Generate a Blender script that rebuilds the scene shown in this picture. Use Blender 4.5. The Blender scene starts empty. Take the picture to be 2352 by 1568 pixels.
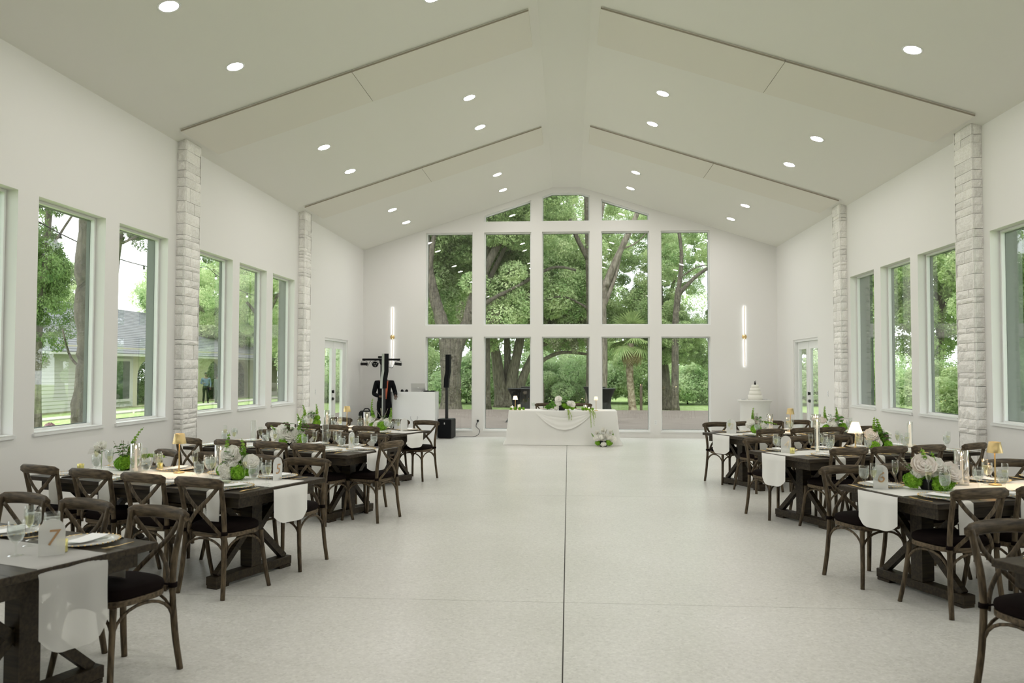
import bpy, bmesh, math, random
import numpy as np
from mathutils import Vector, Matrix, Euler
from mathutils.geometry import tessellate_polygon
PI = math.pi
sc = bpy.context.scene
C = sc.collection
R = random.Random(7)

# ------------------------------------------------------------------ camera
cam = bpy.data.cameras.new('camera')
camo = bpy.data.objects.new('camera', cam)
C.objects.link(camo)
camo.matrix_world = (Matrix.Translation((0.0465, 0, 1.65)) @ Matrix.Rotation(0.0695, 4, 'Z')
                     @ Matrix.Rotation(PI / 2 + 0.0351, 4, 'X') @ Matrix.Rotation(0.002, 4, 'Z'))
cam.sensor_width = 36
cam.lens = 1860.8 / 2352 * 36
cam.clip_end = 400
cam.dof.use_dof = True
cam.dof.focus_distance = 11.0
cam.dof.aperture_fstop = 3.5
sc.camera = camo
# ------------------------------------------------------------------ world: bright overcast sky
wd = bpy.data.worlds.new('overcast_sky')
sc.world = wd
wd.use_nodes = True
nt = wd.node_tree
bg = nt.nodes['Background']
tc = nt.nodes.new('ShaderNodeTexCoord')
nz = nt.nodes.new('ShaderNodeTexNoise')
nz.inputs['Scale'].default_value = 2.2
nz.inputs['Detail'].default_value = 4
rp = nt.nodes.new('ShaderNodeValToRGB')
rp.color_ramp.elements[0].position = .3
rp.color_ramp.elements[0].color = (.84, .89, .94, 1)
rp.color_ramp.elements[1].position = .7
rp.color_ramp.elements[1].color = (.97, .99, 1.0, 1)
nt.links.new(tc.outputs['Generated'], nz.inputs['Vector'])
nt.links.new(nz.outputs['Fac'], rp.inputs['Fac'])
nt.links.new(rp.outputs['Color'], bg.inputs['Color'])
bg.inputs['Strength'].default_value = 1.25
sun = bpy.data.lights.new('hazy_sun', 'SUN')
sun.energy = .8
sun.angle = 1.0
sun.color = (1, .97, .9)
suno = bpy.data.objects.new('hazy_sun', sun)
suno.rotation_euler = (math.radians(30), math.radians(-4), 0)
C.objects.link(suno)
vs = sc.view_settings
vs.view_transform = 'Standard'
vs.look = 'None'
vs.gamma = 1
vs.use_curve_mapping = False
vs.exposure = 1.5
LAMP = 66.0
sc.cycles.max_bounces = 10
sc.cycles.diffuse_bounces = 5
sc.cycles.glossy_bounces = 4
sc.cycles.transmission_bounces = 4
sc.cycles.transparent_max_bounces = 24
sc.cycles.caustics_reflective = False
sc.cycles.caustics_refractive = False
sc.cycles.sample_clamp_indirect = 6
sc.cycles.use_adaptive_sampling = True

# ------------------------------------------------------------------ materials
def mat(name, col, rough=.5, metal=0, spec=.5, coat=0, noise=None, bump=None, rand=0, emis=None, sheen=0, trans=0, wave=None):
    """Principled material; noise=(scale, colour2, stretch) mixes a second colour, bump=(scale, strength)."""
    m = bpy.data.materials.new(name)
    m.use_nodes = True
    n = m.node_tree
    b = n.nodes['Principled BSDF']
    b.inputs['Base Color'].default_value = (*col, 1)
    b.inputs['Roughness'].default_value = rough
    b.inputs['Metallic'].default_value = metal
    b.inputs['Specular IOR Level'].default_value = spec
    b.inputs['Coat Weight'].default_value = coat
    b.inputs['Sheen Weight'].default_value = sheen
    m.diffuse_color = (*col, 1)
    out = None
    if noise:
        t = n.nodes.new('ShaderNodeTexCoord')
        mp = n.nodes.new('ShaderNodeMapping')
        mp.inputs['Scale'].default_value = noise[2] if len(noise) > 2 else (1, 1, 1)
        z = n.nodes.new('ShaderNodeTexNoise')
        z.inputs['Scale'].default_value = noise[0]
        z.inputs['Detail'].default_value = 5
        r = n.nodes.new('ShaderNodeValToRGB')
        r.color_ramp.elements[0].position = .35
        r.color_ramp.elements[1].position = .65
        r.color_ramp.elements[0].color = (*col, 1)
        r.color_ramp.elements[1].color = (*noise[1], 1)
        n.links.new(t.outputs['Object'], mp.inputs[0])
        n.links.new(mp.outputs[0], z.inputs['Vector'])
        n.links.new(z.outputs['Fac'], r.inputs[0])
        out = r.outputs[0]
    if rand:
        oi = n.nodes.new('ShaderNodeObjectInfo')
        mr = n.nodes.new('ShaderNodeMapRange')
        mr.inputs['To Min'].default_value = 1 - rand
        mr.inputs['To Max'].default_value = 1 + rand
        hs = n.nodes.new('ShaderNodeHueSaturation')
        n.links.new(oi.outputs['Random'], mr.inputs['Value'])
        n.links.new(mr.outputs[0], hs.inputs['Value'])
        if out:
            n.links.new(out, hs.inputs['Color'])
        else:
            hs.inputs['Color'].default_value = (*col, 1)
        out = hs.outputs[0]
    if out:
        n.links.new(out, b.inputs['Base Color'])
    if bump:
        t = n.nodes.new('ShaderNodeTexCoord')
        z = n.nodes.new('ShaderNodeTexNoise')
        z.inputs['Scale'].default_value = bump[0]
        z.inputs['Detail'].default_value = 4
        bp = n.nodes.new('ShaderNodeBump')
        bp.inputs['Strength'].default_value = bump[1]
        bp.inputs['Distance'].default_value = bump[2] if len(bump) > 2 else .01
        n.links.new(t.outputs['Object'], z.inputs['Vector'])
        n.links.new(z.outputs['Fac'], bp.inputs['Height'])
        n.links.new(bp.outputs[0], b.inputs['Normal'])
    if emis:
        b.inputs['Emission Color'].default_value = (*emis[0], 1)
        b.inputs['Emission Strength'].default_value = emis[1]
    if trans:                                   # thin cloth or petal: part of the light passes through
        tr = n.nodes.new('ShaderNodeBsdfTranslucent')
        mx = n.nodes.new('ShaderNodeMixShader')
        mx.inputs[0].default_value = trans
        if out:
            n.links.new(out, tr.inputs[0])
        else:
            tr.inputs[0].default_value = (*col, 1)
        n.links.new(b.outputs[0], mx.inputs[1])
        n.links.new(tr.outputs[0], mx.inputs[2])
        n.links.new(mx.outputs[0], n.nodes['Material Output'].inputs[0])
    return m

def glass_mat(name, tint=(.97, .98, .97), base=.03, edge=.75, power=3.0, rough=0.0, milk=0.0):
    m = bpy.data.materials.new(name)
    m.use_nodes = True
    n = m.node_tree
    n.nodes.clear()
    o = n.nodes.new('ShaderNodeOutputMaterial')
    tr = n.nodes.new('ShaderNodeBsdfTransparent')
    tr.inputs[0].default_value = (*tint, 1)
    gl = n.nodes.new('ShaderNodeBsdfGlossy')
    gl.inputs['Roughness'].default_value = rough
    gl.inputs['Color'].default_value = (1, 1, 1, 1)
    lw = n.nodes.new('ShaderNodeLayerWeight')
    lw.inputs['Blend'].default_value = .5
    pw = n.nodes.new('ShaderNodeMath'); pw.operation = 'POWER'; pw.inputs[1].default_value = power
    ma = n.nodes.new('ShaderNodeMath'); ma.operation = 'MULTIPLY_ADD'
    ma.inputs[1].default_value = edge; ma.inputs[2].default_value = base
    mx = n.nodes.new('ShaderNodeMixShader')
    n.links.new(lw.outputs['Facing'], pw.inputs[0])
    n.links.new(pw.outputs[0], ma.inputs[0])
    n.links.new(ma.outputs[0], mx.inputs[0])
    n.links.new(tr.outputs[0], mx.inputs[1])
    n.links.new(gl.outputs[0], mx.inputs[2])
    last = mx
    if milk:
        df = n.nodes.new('ShaderNodeBsdfDiffuse')
        df.inputs[0].default_value = (.9, .9, .88, 1)
        m2 = n.nodes.new('ShaderNodeMixShader')
        m2.inputs[0].default_value = milk
        n.links.new(mx.outputs[0], m2.inputs[1])
        n.links.new(df.outputs[0], m2.inputs[2])
        last = m2
    n.links.new(last.outputs[0], o.inputs[0])
    return m

def emit_mat(name, col, s):
    m = bpy.data.materials.new(name)
    m.use_nodes = True
    n = m.node_tree
    n.nodes.clear()
    o = n.nodes.new('ShaderNodeOutputMaterial')
    e = n.nodes.new('ShaderNodeEmission')
    e.inputs[0].default_value = (*col, 1)
    e.inputs[1].default_value = s
    n.links.new(e.outputs[0], o.inputs[0])
    return m

def terrazzo():
    m = mat('terrazzo_floor', (.6, .6, .57), rough=.33, spec=.4)
    n = m.node_tree
    b = n.nodes['Principled BSDF']
    t = n.nodes.new('ShaderNodeTexCoord')
    v = n.nodes.new('ShaderNodeTexVoronoi'); v.inputs['Scale'].default_value = 75
    z = n.nodes.new('ShaderNodeTexNoise'); z.inputs['Scale'].default_value = 28; z.inputs['Detail'].default_value = 6
    z2 = n.nodes.new('ShaderNodeTexNoise'); z2.inputs['Scale'].default_value = .8; z2.inputs['Detail'].default_value = 3
    r1 = n.nodes.new('ShaderNodeValToRGB')
    e = r1.color_ramp.elements
    e[0].position = .0; e[0].color = (.60, .59, .55, 1)
    e[1].position = 1; e[1].color = (.75, .74, .70, 1)
    a = e.new(.25); a.color = (.665, .655, .615, 1)
    a = e.new(.75); a.color = (.69, .68, .64, 1)
    s = n.nodes.new('ShaderNodeSeparateColor')
    r2 = n.nodes.new('ShaderNodeValToRGB')
    r2.color_ramp.elements[0].position = .4; r2.color_ramp.elements[0].color = (.93, .93, .92, 1)
    r2.color_ramp.elements[1].position = .6; r2.color_ramp.elements[1].color = (1, 1, 1, 1)
    r3 = n.nodes.new('ShaderNodeValToRGB')
    r3.color_ramp.elements[0].position = .35; r3.color_ramp.elements[0].color = (.93, .93, .92, 1)
    r3.color_ramp.elements[1].position = .65; r3.color_ramp.elements[1].color = (1, 1, 1, 1)
    m1 = n.nodes.new('ShaderNodeMixRGB'); m1.blend_type = 'MULTIPLY'; m1.inputs[0].default_value = 1
    m2 = n.nodes.new('ShaderNodeMixRGB'); m2.blend_type = 'MULTIPLY'; m2.inputs[0].default_value = 1
    L = n.links.new
    for q in (v, z, z2):
        L(t.outputs['Object'], q.inputs['Vector'])
    L(v.outputs['Color'], s.inputs[0]); L(s.outputs[0], r1.inputs[0])
    L(z.outputs['Fac'], r2.inputs[0]); L(z2.outputs['Fac'], r3.inputs[0])
    L(r1.outputs[0], m1.inputs[1]); L(r2.outputs[0], m1.inputs[2])
    L(m1.outputs[0], m2.inputs[1]); L(r3.outputs[0], m2.inputs[2])
    L(m2.outputs[0], b.inputs['Base Color'])
    r4 = n.nodes.new('ShaderNodeMapRange')
    r4.inputs['To Min'].default_value = .22; r4.inputs['To Max'].default_value = .42
    L(z.outputs['Fac'], r4.inputs[0]); L(r4.outputs[0], b.inputs['Roughness'])
    return m

def leaf_mat(name, c1, c2, tr=.35, scale=.9):
    """foliage: colour varies in patches and from leaf to leaf, light passes through the blades"""
    m = bpy.data.materials.new(name)
    m.use_nodes = True
    n = m.node_tree
    b = n.nodes['Principled BSDF']
    b.inputs['Roughness'].default_value = .6
    b.inputs['Specular IOR Level'].default_value = .25
    g = n.nodes.new('ShaderNodeNewGeometry')
    z = n.nodes.new('ShaderNodeTexNoise'); z.inputs['Scale'].default_value = scale; z.inputs['Detail'].default_value = 3
    ad = n.nodes.new('ShaderNodeMath'); ad.operation = 'MULTIPLY_ADD'; ad.inputs[1].default_value = .5
    sb = n.nodes.new('ShaderNodeMath'); sb.operation = 'MULTIPLY_ADD'; sb.inputs[1].default_value = 1.6; sb.inputs[2].default_value = -.55
    r = n.nodes.new('ShaderNodeValToRGB')
    r.color_ramp.elements[0].color = (*c1, 1); r.color_ramp.elements[1].color = (*c2, 1)
    tl = n.nodes.new('ShaderNodeBsdfTranslucent')
    mx = n.nodes.new('ShaderNodeMixShader'); mx.inputs[0].default_value = tr
    L = n.links.new
    L(g.outputs['Position'], z.inputs['Vector'])
    L(z.outputs['Fac'], sb.inputs[0])
    L(g.outputs['Random Per Island'], ad.inputs[0]); L(sb.outputs[0], ad.inputs[2])
    L(ad.outputs[0], r.inputs[0])
    L(r.outputs[0], b.inputs['Base Color']); L(r.outputs[0], tl.inputs[0])
    L(b.outputs[0], mx.inputs[1]); L(tl.outputs[0], mx.inputs[2])
    L(mx.outputs[0], n.nodes['Material Output'].inputs[0])
    return m

M = dict(
    wall=mat('white_wall_paint', (.81, .80, .775), .6, spec=.25, bump=(60, .05, .002)),
    ceil=mat('ceiling_paint', (.79, .78, .725), .75, spec=.2),
    panel=mat('ceiling_panel_paint', (.76, .735, .66), .7, spec=.2),
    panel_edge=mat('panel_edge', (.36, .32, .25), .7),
    trim=mat('white_trim_gloss', (.82, .83, .81), .3, spec=.45),
    floor=terrazzo(),
    joint=mat('joint_sealant', (.08, .075, .065), .7),
    stone=mat('ledge_stone', (.96, .945, .91), .85, noise=(9, (.84, .82, .775)), bump=(22, .35, .03), rand=.09),
    mortar=mat('stone_backing', (.33, .32, .29), .9),
    wood=mat('weathered_brown_wood', (.040, .029, .017), .55, spec=.22, noise=(9, (.13, .096, .058), (6, 6, 1.2)), bump=(60, .1, .003), rand=.12),
    rwood=mat('weathered_rail_wood', (.040, .029, .017), .55, spec=.22, noise=(6, (.145, .106, .064), (1.2, 9, 9)), rand=.12),
    twood=mat('dark_table_wood', (.016, .011, .006), .42, noise=(5, (.046, .033, .018), (1, 12, 12)), spec=.25),
    cushion=mat('black_cushion_cloth', (.007, .004, .0035), .9, spec=.08),
    cloth=mat('white_cloth', (.84, .83, .79), .85, trans=.12, bump=(6, .12, .03)),
    napkin=mat('napkin_cloth', (.76, .74, .68), .85, bump=(30, .1, .004)),
    sage=mat('sage_napkin', (.42, .46, .33), .85),
    grey=mat('mauve_napkin', (.33, .30, .28), .85),
    card=mat('white_card', (.9, .9, .9), .5),
    acry=glass_mat('frosted_acrylic', (.93, .93, .9), .03, .3, 3, .1, milk=.62),
    goldf=mat('faint_gold_ink', (.74, .66, .52), .5),
    gold=mat('brushed_gold', (.80, .58, .27), .3, metal=1),
    goldp=mat('gold_lamp_enamel', (.62, .47, .22), .38, metal=.65),
    goldt=mat('copper_ink', (.50, .30, .15), .5),
    glass=glass_mat('clear_glass'),
    pane=glass_mat('window_glass', (.95, .965, .95), .03, .8, 4),
    ribg=glass_mat('ribbed_glass', (.93, .93, .92), .12, .7, 1.5),
    water=glass_mat('iced_water', (.93, .95, .94), .06, .4, 2, .05, milk=.2),
    wine=glass_mat('champagne', (.96, .94, .80), .03, .3, 3),
    limew=glass_mat('green_drink', (.75, .85, .6), .03, .3, 3, milk=.2),
    wax=mat('ivory_wax', (.88, .85, .78), .5, emis=((1, .8, .55), .12)),
    flame=emit_mat('candle_flame', (1, .62, .25), 40),
    lampg=emit_mat('lamp_glow', (1, .72, .38), 14),
    led=emit_mat('downlight_lens', (1, .955, .945), LAMP),
    ledbar=emit_mat('led_strip', (.98, 1, .98), 4),
    black=mat('black_plastic', (.006, .006, .0065), .5, spec=.25),
    blackm=mat('black_metal', (.02, .02, .02), .35, metal=.3),
    grille=mat('speaker_grille', (.005, .006, .007), .7, spec=.15, bump=(300, .3, .002)),
    sidelit=mat('lit_speaker_side', (.42, .43, .42), .5),
    silver=mat('laptop_aluminium', (.62, .62, .60), .35, metal=.8),
    booth=mat('white_booth_panel', (.86, .87, .87), .3, spec=.4),
    logo=mat('booth_emblem', (.70, .71, .72), .35),
    shade=mat('white_lamp_shade', (.9, .87, .8), .8, emis=((1, .85, .65), .25), trans=.3),
    pleat=mat('pleated_glass_shade', (.9, .82, .7), .4, emis=((1, .75, .45), .55), trans=.4),
    votg=mat('mercury_gold_votive', (.72, .66, .25), .3, metal=.6),
    hyd=leaf_mat('green_hydrangea', (.13, .34, .012), (.38, .66, .07), .25, 14),
    hydl=leaf_mat('lime_bells', (.14, .32, .03), (.42, .62, .12), .3, 14),
    petal=leaf_mat('white_petals', (.90, .88, .80), (.98, .975, .93), .3, 20),
    blush=leaf_mat('blush_petals', (.91, .84, .76), (.97, .93, .88), .3, 20),
    leafd=leaf_mat('arrangement_leaf', (.04, .14, .015), (.13, .28, .04), .25, 14),
    twig=mat('grey_twig', (.36, .34, .26), .8),
    amar=leaf_mat('hanging_amaranth', (.28, .42, .06), (.50, .62, .18), .2, 20),
    icing=mat('white_icing', (.87, .85, .78), .55, bump=(18, .2, .01)),
    bark=mat('oak_bark', (.045, .037, .028), .9, noise=(3, (.12, .105, .08), (5, 5, 1)), bump=(8, .8, .08)),
    barkl=mat('pale_bark', (.08, .066, .05), .9, noise=(3, (.20, .175, .14), (5, 5, 1)), bump=(8, .6, .06)),
    palmbark=mat('palm_bark', (.12, .08, .05), .9, noise=(6, (.34, .29, .22)), bump=(9, .8, .06)),
    oak=leaf_mat('oak_leaves', (.09, .18, .05), (.62, .73, .38), .5),
    oakl=leaf_mat('light_oak_leaves', (.20, .36, .12), (.80, .86, .54), .5),
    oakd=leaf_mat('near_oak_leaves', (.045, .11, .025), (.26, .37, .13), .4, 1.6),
    bush=leaf_mat('bush_leaves', (.34, .52, .24), (.84, .90, .64), .5),
    moss=leaf_mat('spanish_moss', (.30, .30, .20), (.50, .50, .36)),
    palm=leaf_mat('palm_fronds', (.12, .20, .06), (.38, .45, .20)),
    palmd=leaf_mat('dry_fronds', (.28, .22, .12), (.48, .40, .25)),
    lawn=mat('lawn', (.24, .37, .10), .9, noise=(4, (.46, .56, .26)), bump=(50, .6, .04)),
    deck=mat('weathered_deck', (.10, .08, .068), .8, spec=.2, noise=(2, (.19, .162, .142), (.6, 10, 1)), rand=.1),
    siding=mat('white_siding', (.47, .46, .45), .6),
    cream=mat('cream_stucco', (.48, .44, .33), .7),
    shingle=mat('grey_shingles', (.13, .135, .145), .9, spec=.1, noise=(30, (.20, .205, .215)), rand=.08),
    post=mat('dark_post', (.07, .05, .035), .8),
    ext=mat('exterior_grey_paint', (.15, .175, .16), .7),
    spandex=mat('black_spandex', (.005, .006, .0055), .6, spec=.2),
    skin=mat('brown_skin', (.10, .055, .035), .5),
    suit=mat('black_suit', (.005, .005, .006), .85, spec=.1),
    orange=mat('orange_shirt', (.55, .13, .06), .8),
    hair=mat('black_hair', (.008, .007, .007), .7),
    blue=mat('blue_shirt', (.07, .11, .18), .8),
    dgreen=mat('dark_green_shirt', (.05, .08, .06), .8),
    pinkf=leaf_mat('pink_hydrangea', (.45, .22, .30), (.68, .45, .50), .2, 14),
    concrete=mat('concrete', (.45, .43, .38), .85),
)

# ------------------------------------------------------------------ mesh helpers
class MB:
    def __init__(s):
        s.v = []; s.f = []; s.sm = []
    def add(s, v, f, smooth=False):
        k = len(s.v)
        s.v += [tuple(p) for p in v]
        s.f += [tuple(i + k for i in q) for q in f]
        s.sm += [smooth] * len(f)
        return s
    def box(s, x0, x1, y0, y1, z0, z1, m=None, bev=0):
        if bev:
            b = bev
            v = []
            for z, i in ((z0, b), (z0 + b, 0), (z1 - b, 0), (z1, b)):
                v += [(x0 + i, y0 + i, z), (x1 - i, y0 + i, z), (x1 - i, y1 - i, z), (x0 + i, y1 - i, z)]
            f = [(3, 2, 1, 0), (12, 13, 14, 15)]
            for L in range(3):
                for j in range(4):
                    f.append((4 * L + j, 4 * L + (j + 1) % 4, 4 * L + 4 + (j + 1) % 4, 4 * L + 4 + j))
        else:
            v = [(x0, y0, z0), (x1, y0, z0), (x1, y1, z0), (x0, y1, z0), (x0, y0, z1), (x1, y0, z1), (x1, y1, z1), (x0, y1, z1)]
            f = [(3, 2, 1, 0), (4, 5, 6, 7), (0, 1, 5, 4), (1, 2, 6, 5), (2, 3, 7, 6), (3, 0, 4, 7)]
        if m is not None:
            v = [m @ Vector(p) for p in v]
        return s.add(v, f)
    def bar(s, a, b, w, h, up=(0, 0, 1), bev=0):
        a = Vector(a); b = Vector(b)
        d = (b - a); L = d.length; d.normalize()
        x = d.cross(Vector(up))
        if x.length < 1e-4:
            x = d.cross(Vector((1, 0, 0)))
        x.normalize(); z = x.cross(d)
        m = Matrix((x, d, z)).transposed().to_4x4(); m.translation = a
        return s.box(-w / 2, w / 2, 0, L, -h / 2, h / 2, m, bev)
    def sweep(s, pts, sec, up=(0, 0, 1), scale=None, cap=True, smooth=True):
        """sec: list of (a, b) section points; a along side, b along the frame's up"""
        P = [Vector(p) for p in pts]
        n = len(sec); v = []; f = []
        for i, p in enumerate(P):
            t = (P[min(i + 1, len(P) - 1)] - P[max(i - 1, 0)]).normalized()
            sd = t.cross(Vector(up))
            if sd.length < 1e-3:
                sd = t.cross(Vector((0, 1, 0.01)))
            sd.normalize(); u = sd.cross(t)
            k = scale[i] if scale else 1
            if not isinstance(k, (tuple, list)):
                k = (k, k)
            for a, b in sec:
                v.append(p + sd * a * k[0] + u * b * k[1])
        for i in range(len(P) - 1):
            for j in range(n):
                f.append((i * n + j, i * n + (j + 1) % n, (i + 1) * n + (j + 1) % n, (i + 1) * n + j))
        s.add(v, f, smooth)
        if cap:
            k = len(s.v) - len(v)
            s.f += [tuple(k + j for j in reversed(range(n))), tuple(k + (len(P) - 1) * n + j for j in range(n))]
            s.sm += [False, False]
        return s
    def tube(s, pts, r, n=8, cap=True):
        if not isinstance(r, (list, tuple)):
            r = [r] * len(pts)
        sec = [(math.cos(2 * PI * j / n), math.sin(2 * PI * j / n)) for j in range(n)]
        return s.sweep(pts, sec, scale=r, cap=cap, up=(0.02, 0.03, 1))
    def lathe(s, prof, n=20, c=(0, 0, 0), rib=0, closed=False):
        v = []; f = []
        for r, z in prof:
            for j in range(n):
                a = 2 * PI * j / n
                q = r * (1 + (rib if j % 2 else 0))
                v.append((c[0] + q * math.cos(a), c[1] + q * math.sin(a), c[2] + z))
        for i in range(len(prof) - 1):
            for j in range(n):
                f.append((i * n + j, i * n + (j + 1) % n, (i + 1) * n + (j + 1) % n, (i + 1) * n + j))
        s.add(v, f, True)
        k = len(s.v) - len(v)
        if prof[0][0] > 1e-5 and closed:
            s.f.append(tuple(k + j for j in reversed(range(n)))); s.sm.append(False)
        if prof[-1][0] > 1e-5 and closed:
            s.f.append(tuple(k + (len(prof) - 1) * n + j for j in range(n))); s.sm.append(False)
        return s
    def ball(s, c, r, n=10, m=6, sq=(1, 1, 1)):
        v = [(c[0], c[1], c[2] - r * sq[2])]
        for i in range(1, m):
            t = -PI / 2 + PI * i / m
            for j in range(n):
                a = 2 * PI * j / n
                v.append((c[0] + r * sq[0] * math.cos(t) * math.cos(a), c[1] + r * sq[1] * math.cos(t) * math.sin(a), c[2] + r * sq[2] * math.sin(t)))
        v.append((c[0], c[1], c[2] + r * sq[2]))
        f = [(0, 1 + (j + 1) % n, 1 + j) for j in range(n)]
        for i in range(m - 2):
            for j in range(n):
                f.append((1 + i * n + j, 1 + i * n + (j + 1) % n, 1 + (i + 1) * n + (j + 1) % n, 1 + (i + 1) * n + j))
        k = 1 + (m - 2) * n; q = len(v) - 1
        f += [(k + j, k + (j + 1) % n, q) for j in range(n)]
        return s.add(v, f, True)
    def grid(s, fn, nu, nv, smooth=True):
        v = [fn(i / nu, j / nv) for i in range(nu + 1) for j in range(nv + 1)]
        f = [(i * (nv + 1) + j, (i + 1) * (nv + 1) + j, (i + 1) * (nv + 1) + j + 1, i * (nv + 1) + j + 1) for i in range(nu) for j in range(nv)]
        return s.add(v, f, smooth)
    def mesh(s, name, m):
        me = bpy.data.meshes.new(name)
        me.from_pydata(s.v, [], s.f)
        me.polygons.foreach_set('use_smooth', s.sm)
        if m:
            me.materials.append(m)
        me.update()
        return me

def link(name, me, parent=None, loc=None, rot=None, scale=None):
    o = bpy.data.objects.new(name, me)
    C.objects.link(o)
    if parent:
        o.parent = parent
    if loc is not None:
        o.location = loc
    if rot is not None:
        o.rotation_euler = rot
    if scale is not None:
        o.scale = scale if isinstance(scale, (tuple, list)) else (scale,) * 3
    return o
def obj(name, mb, m, parent=None, **k):
    return link(name, mb.mesh(name, m), parent, **k)
def tag(o, label, cat, group=None, kind=None):
    if label: o['label'] = label
    if cat: o['category'] = cat
    if group: o['group'] = group
    if kind: o['kind'] = kind
    return o
def thing(name, label, cat, loc=(0, 0, 0), rz=0, group=None):
    o = link(name, None, None, loc, (0, 0, rz))
    o.empty_display_size = .1
    return tag(o, label, cat, group)
KID = {}
def kids(o):
    return [c for c in ALLK.get(o.name, [])]
def dup(root, loc, rz=0, label=None, group=None, scale=None):
    """copy a thing, its parts and their sub-parts; mesh data is shared"""
    def cp(o, par):
        c = o.copy(); C.objects.link(c); c.parent = par
        for ch in o.children:
            cp(ch, c)
        return c
    r = cp(root, None)
    r.location = loc; r.rotation_euler = (0, 0, rz)
    if scale: r.scale = (scale,) * 3
    if label: r['label'] = label
    if group: r['group'] = group
    return r
class Proto:
    """the first use places the prototype itself, later uses copy it"""
    def __init__(s, root):
        s.root = root; s.used = False
    def put(s, loc, rz=0, label=None, group=None, scale=None):
        if not s.used:
            s.used = True
            r = s.root; r.location = loc; r.rotation_euler = (0, 0, rz)
            if scale: r.scale = (scale,) * 3
            if label: r['label'] = label
            if group: r['group'] = group
            return r
        return dup(s.root, loc, rz, label, group, scale)
def struct(name, mb, m, parent=None):
    o = obj(name, mb, m, parent)
    if parent is None: o['kind'] = 'structure'
    return o
def sroot(name, loc=(0, 0, 0)):
    o = link(name, None, None, loc); o['kind'] = 'structure'
    return o

# ------------------------------------------------------------------ room measures
W, D, H, RZ, HR = 5.124, 20.117, 4.664, 6.208, 0.336
SL = (RZ - H) / (W - HR)
YF = -5.0            # wall behind the camera
def ceil_z(x): return min(RZ, H + (W - abs(x)) * SL)

def plate(mb, outer, holes, to3, thick):
    """flat wall with holes: to3(a, b, depth) -> xyz"""
    polys = [[Vector((a, b, 0)) for a, b in outer]] + [[Vector((a, b, 0)) for a, b in h] for h in holes]
    flat = [p for q in polys for p in q]
    tris = tessellate_polygon(polys)
    n = len(flat)
    v = [to3(p.x, p.y, 0) for p in flat] + [to3(p.x, p.y, thick) for p in flat]
    f = [tuple(t) for t in tris] + [tuple(i + n for i in reversed(t)) for t in tris]
    k = 0
    for q in polys:
        L = len(q)
        for j in range(L):
            f.append((k + j, k + (j + 1) % L, n + k + (j + 1) % L, n + k + j))
        k += L
    mb.add(v, f)
    return mb

# floor: ground slab with saw-cut joints
fl = sroot('floor')
obj('subfloor', MB().box(-W - .25, W + .25, YF - .25, D + .25, -.3, -.012), M['joint'], fl)
xs = [-W - .02, .014, W + .02]; ys = [YF - .02, -3.97, .95, 5.83, 10.75, 15.67, D + .02]
for i in range(2):
    for j in range(len(ys) - 1):
        g = .0022; g2 = .004
        obj('floor_slab', MB().box(xs[i] + (g2 if i else 0), xs[i + 1] - (0 if i else g2), ys[j] + g, ys[j + 1] - g, -.02, 0), M['floor'], fl)

# side walls
HS, SS = 3.339, 1.026         # window head and sill
WY = []
for c in (5.40, 10.31, 15.17):
    a = c - 4.27 - .03
    for k in range(3):
        WY.append((c - 4.27 + 0.0 + k * 1.43, c - 4.27 + k * 1.43 + 1.15))
WY = [(2.74 - 1.43, 2.74 - 1.43 + 1.15)] + [(y0, y1) for y0, y1 in WY if y0 > 1.4]
WYS = [(1.13, 2.28), (2.56, 3.71), (3.99, 5.14), (6.11, 7.24), (7.54, 8.69), (8.97, 10.11), (10.97, 12.14), (12.40, 13.55), (13.84, 14.97)]
DY = (16.92, 18.71, 2.335)
for sd, nm in ((-1, 'left'), (1, 'right')):
    holes = [[(a, SS), (b, SS), (b, HS), (a, HS)] for a, b in WYS] + [[(DY[0], 0.001), (DY[1], 0.001), (DY[1], DY[2]), (DY[0], DY[2])]]
    mb = MB()
    plate(mb, [(YF - .25, -.02), (D + .26, -.02), (D + .26, H + .2), (YF - .25, H + .2)], holes, lambda a, b, d: (sd * (W + d), a, b), .185)
    struct('wall_' + nm, mb, M['wall'])
# far wall (gable) and the wall behind the camera
WX = [(-3.53, -2.345), (-2.06, -.88), (-.61, .58), (.86, 2.045), (2.325, 3.52)]
Z1, Z2, Z3, Z4, Z5 = .153, 2.477, 2.764, 5.096, 5.36
gz = lambda x: min(6.075, H + (W - abs(x)) * SL - .135)
tops = [[(-2.06, Z5), (-.88, Z5), (-.88, gz(-.88)), (-2.06, gz(-2.06))],
        [(-.61, Z5), (.58, Z5), (.58, gz(.58)), (.345, 6.075), (-.355, 6.075), (-.61, gz(-.61))],
        [(.86, Z5), (2.045, Z5), (2.045, gz(2.045)), (.86, gz(.86))]]
rects = [[(a, z0), (b, z0), (b, z1), (a, z1)] for z0, z1 in ((Z1, Z2), (Z3, Z4)) for a, b in WX]
gab = [(-W - .3, -.02), (W + .3, -.02), (W + .3, H + .02), (HR, RZ + .12), (-HR, RZ + .12), (-W - .3, H + .02)]
mb = MB(); plate(mb, gab, rects + tops, lambda a, b, d: (a, D + d, b), .27)
struct('wall_back', mb, M['wall'])
mb = MB(); plate(mb, gab, [], lambda a, b, d: (a, YF - d, b), .27)
struct('wall_front', mb, M['wall'])
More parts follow.
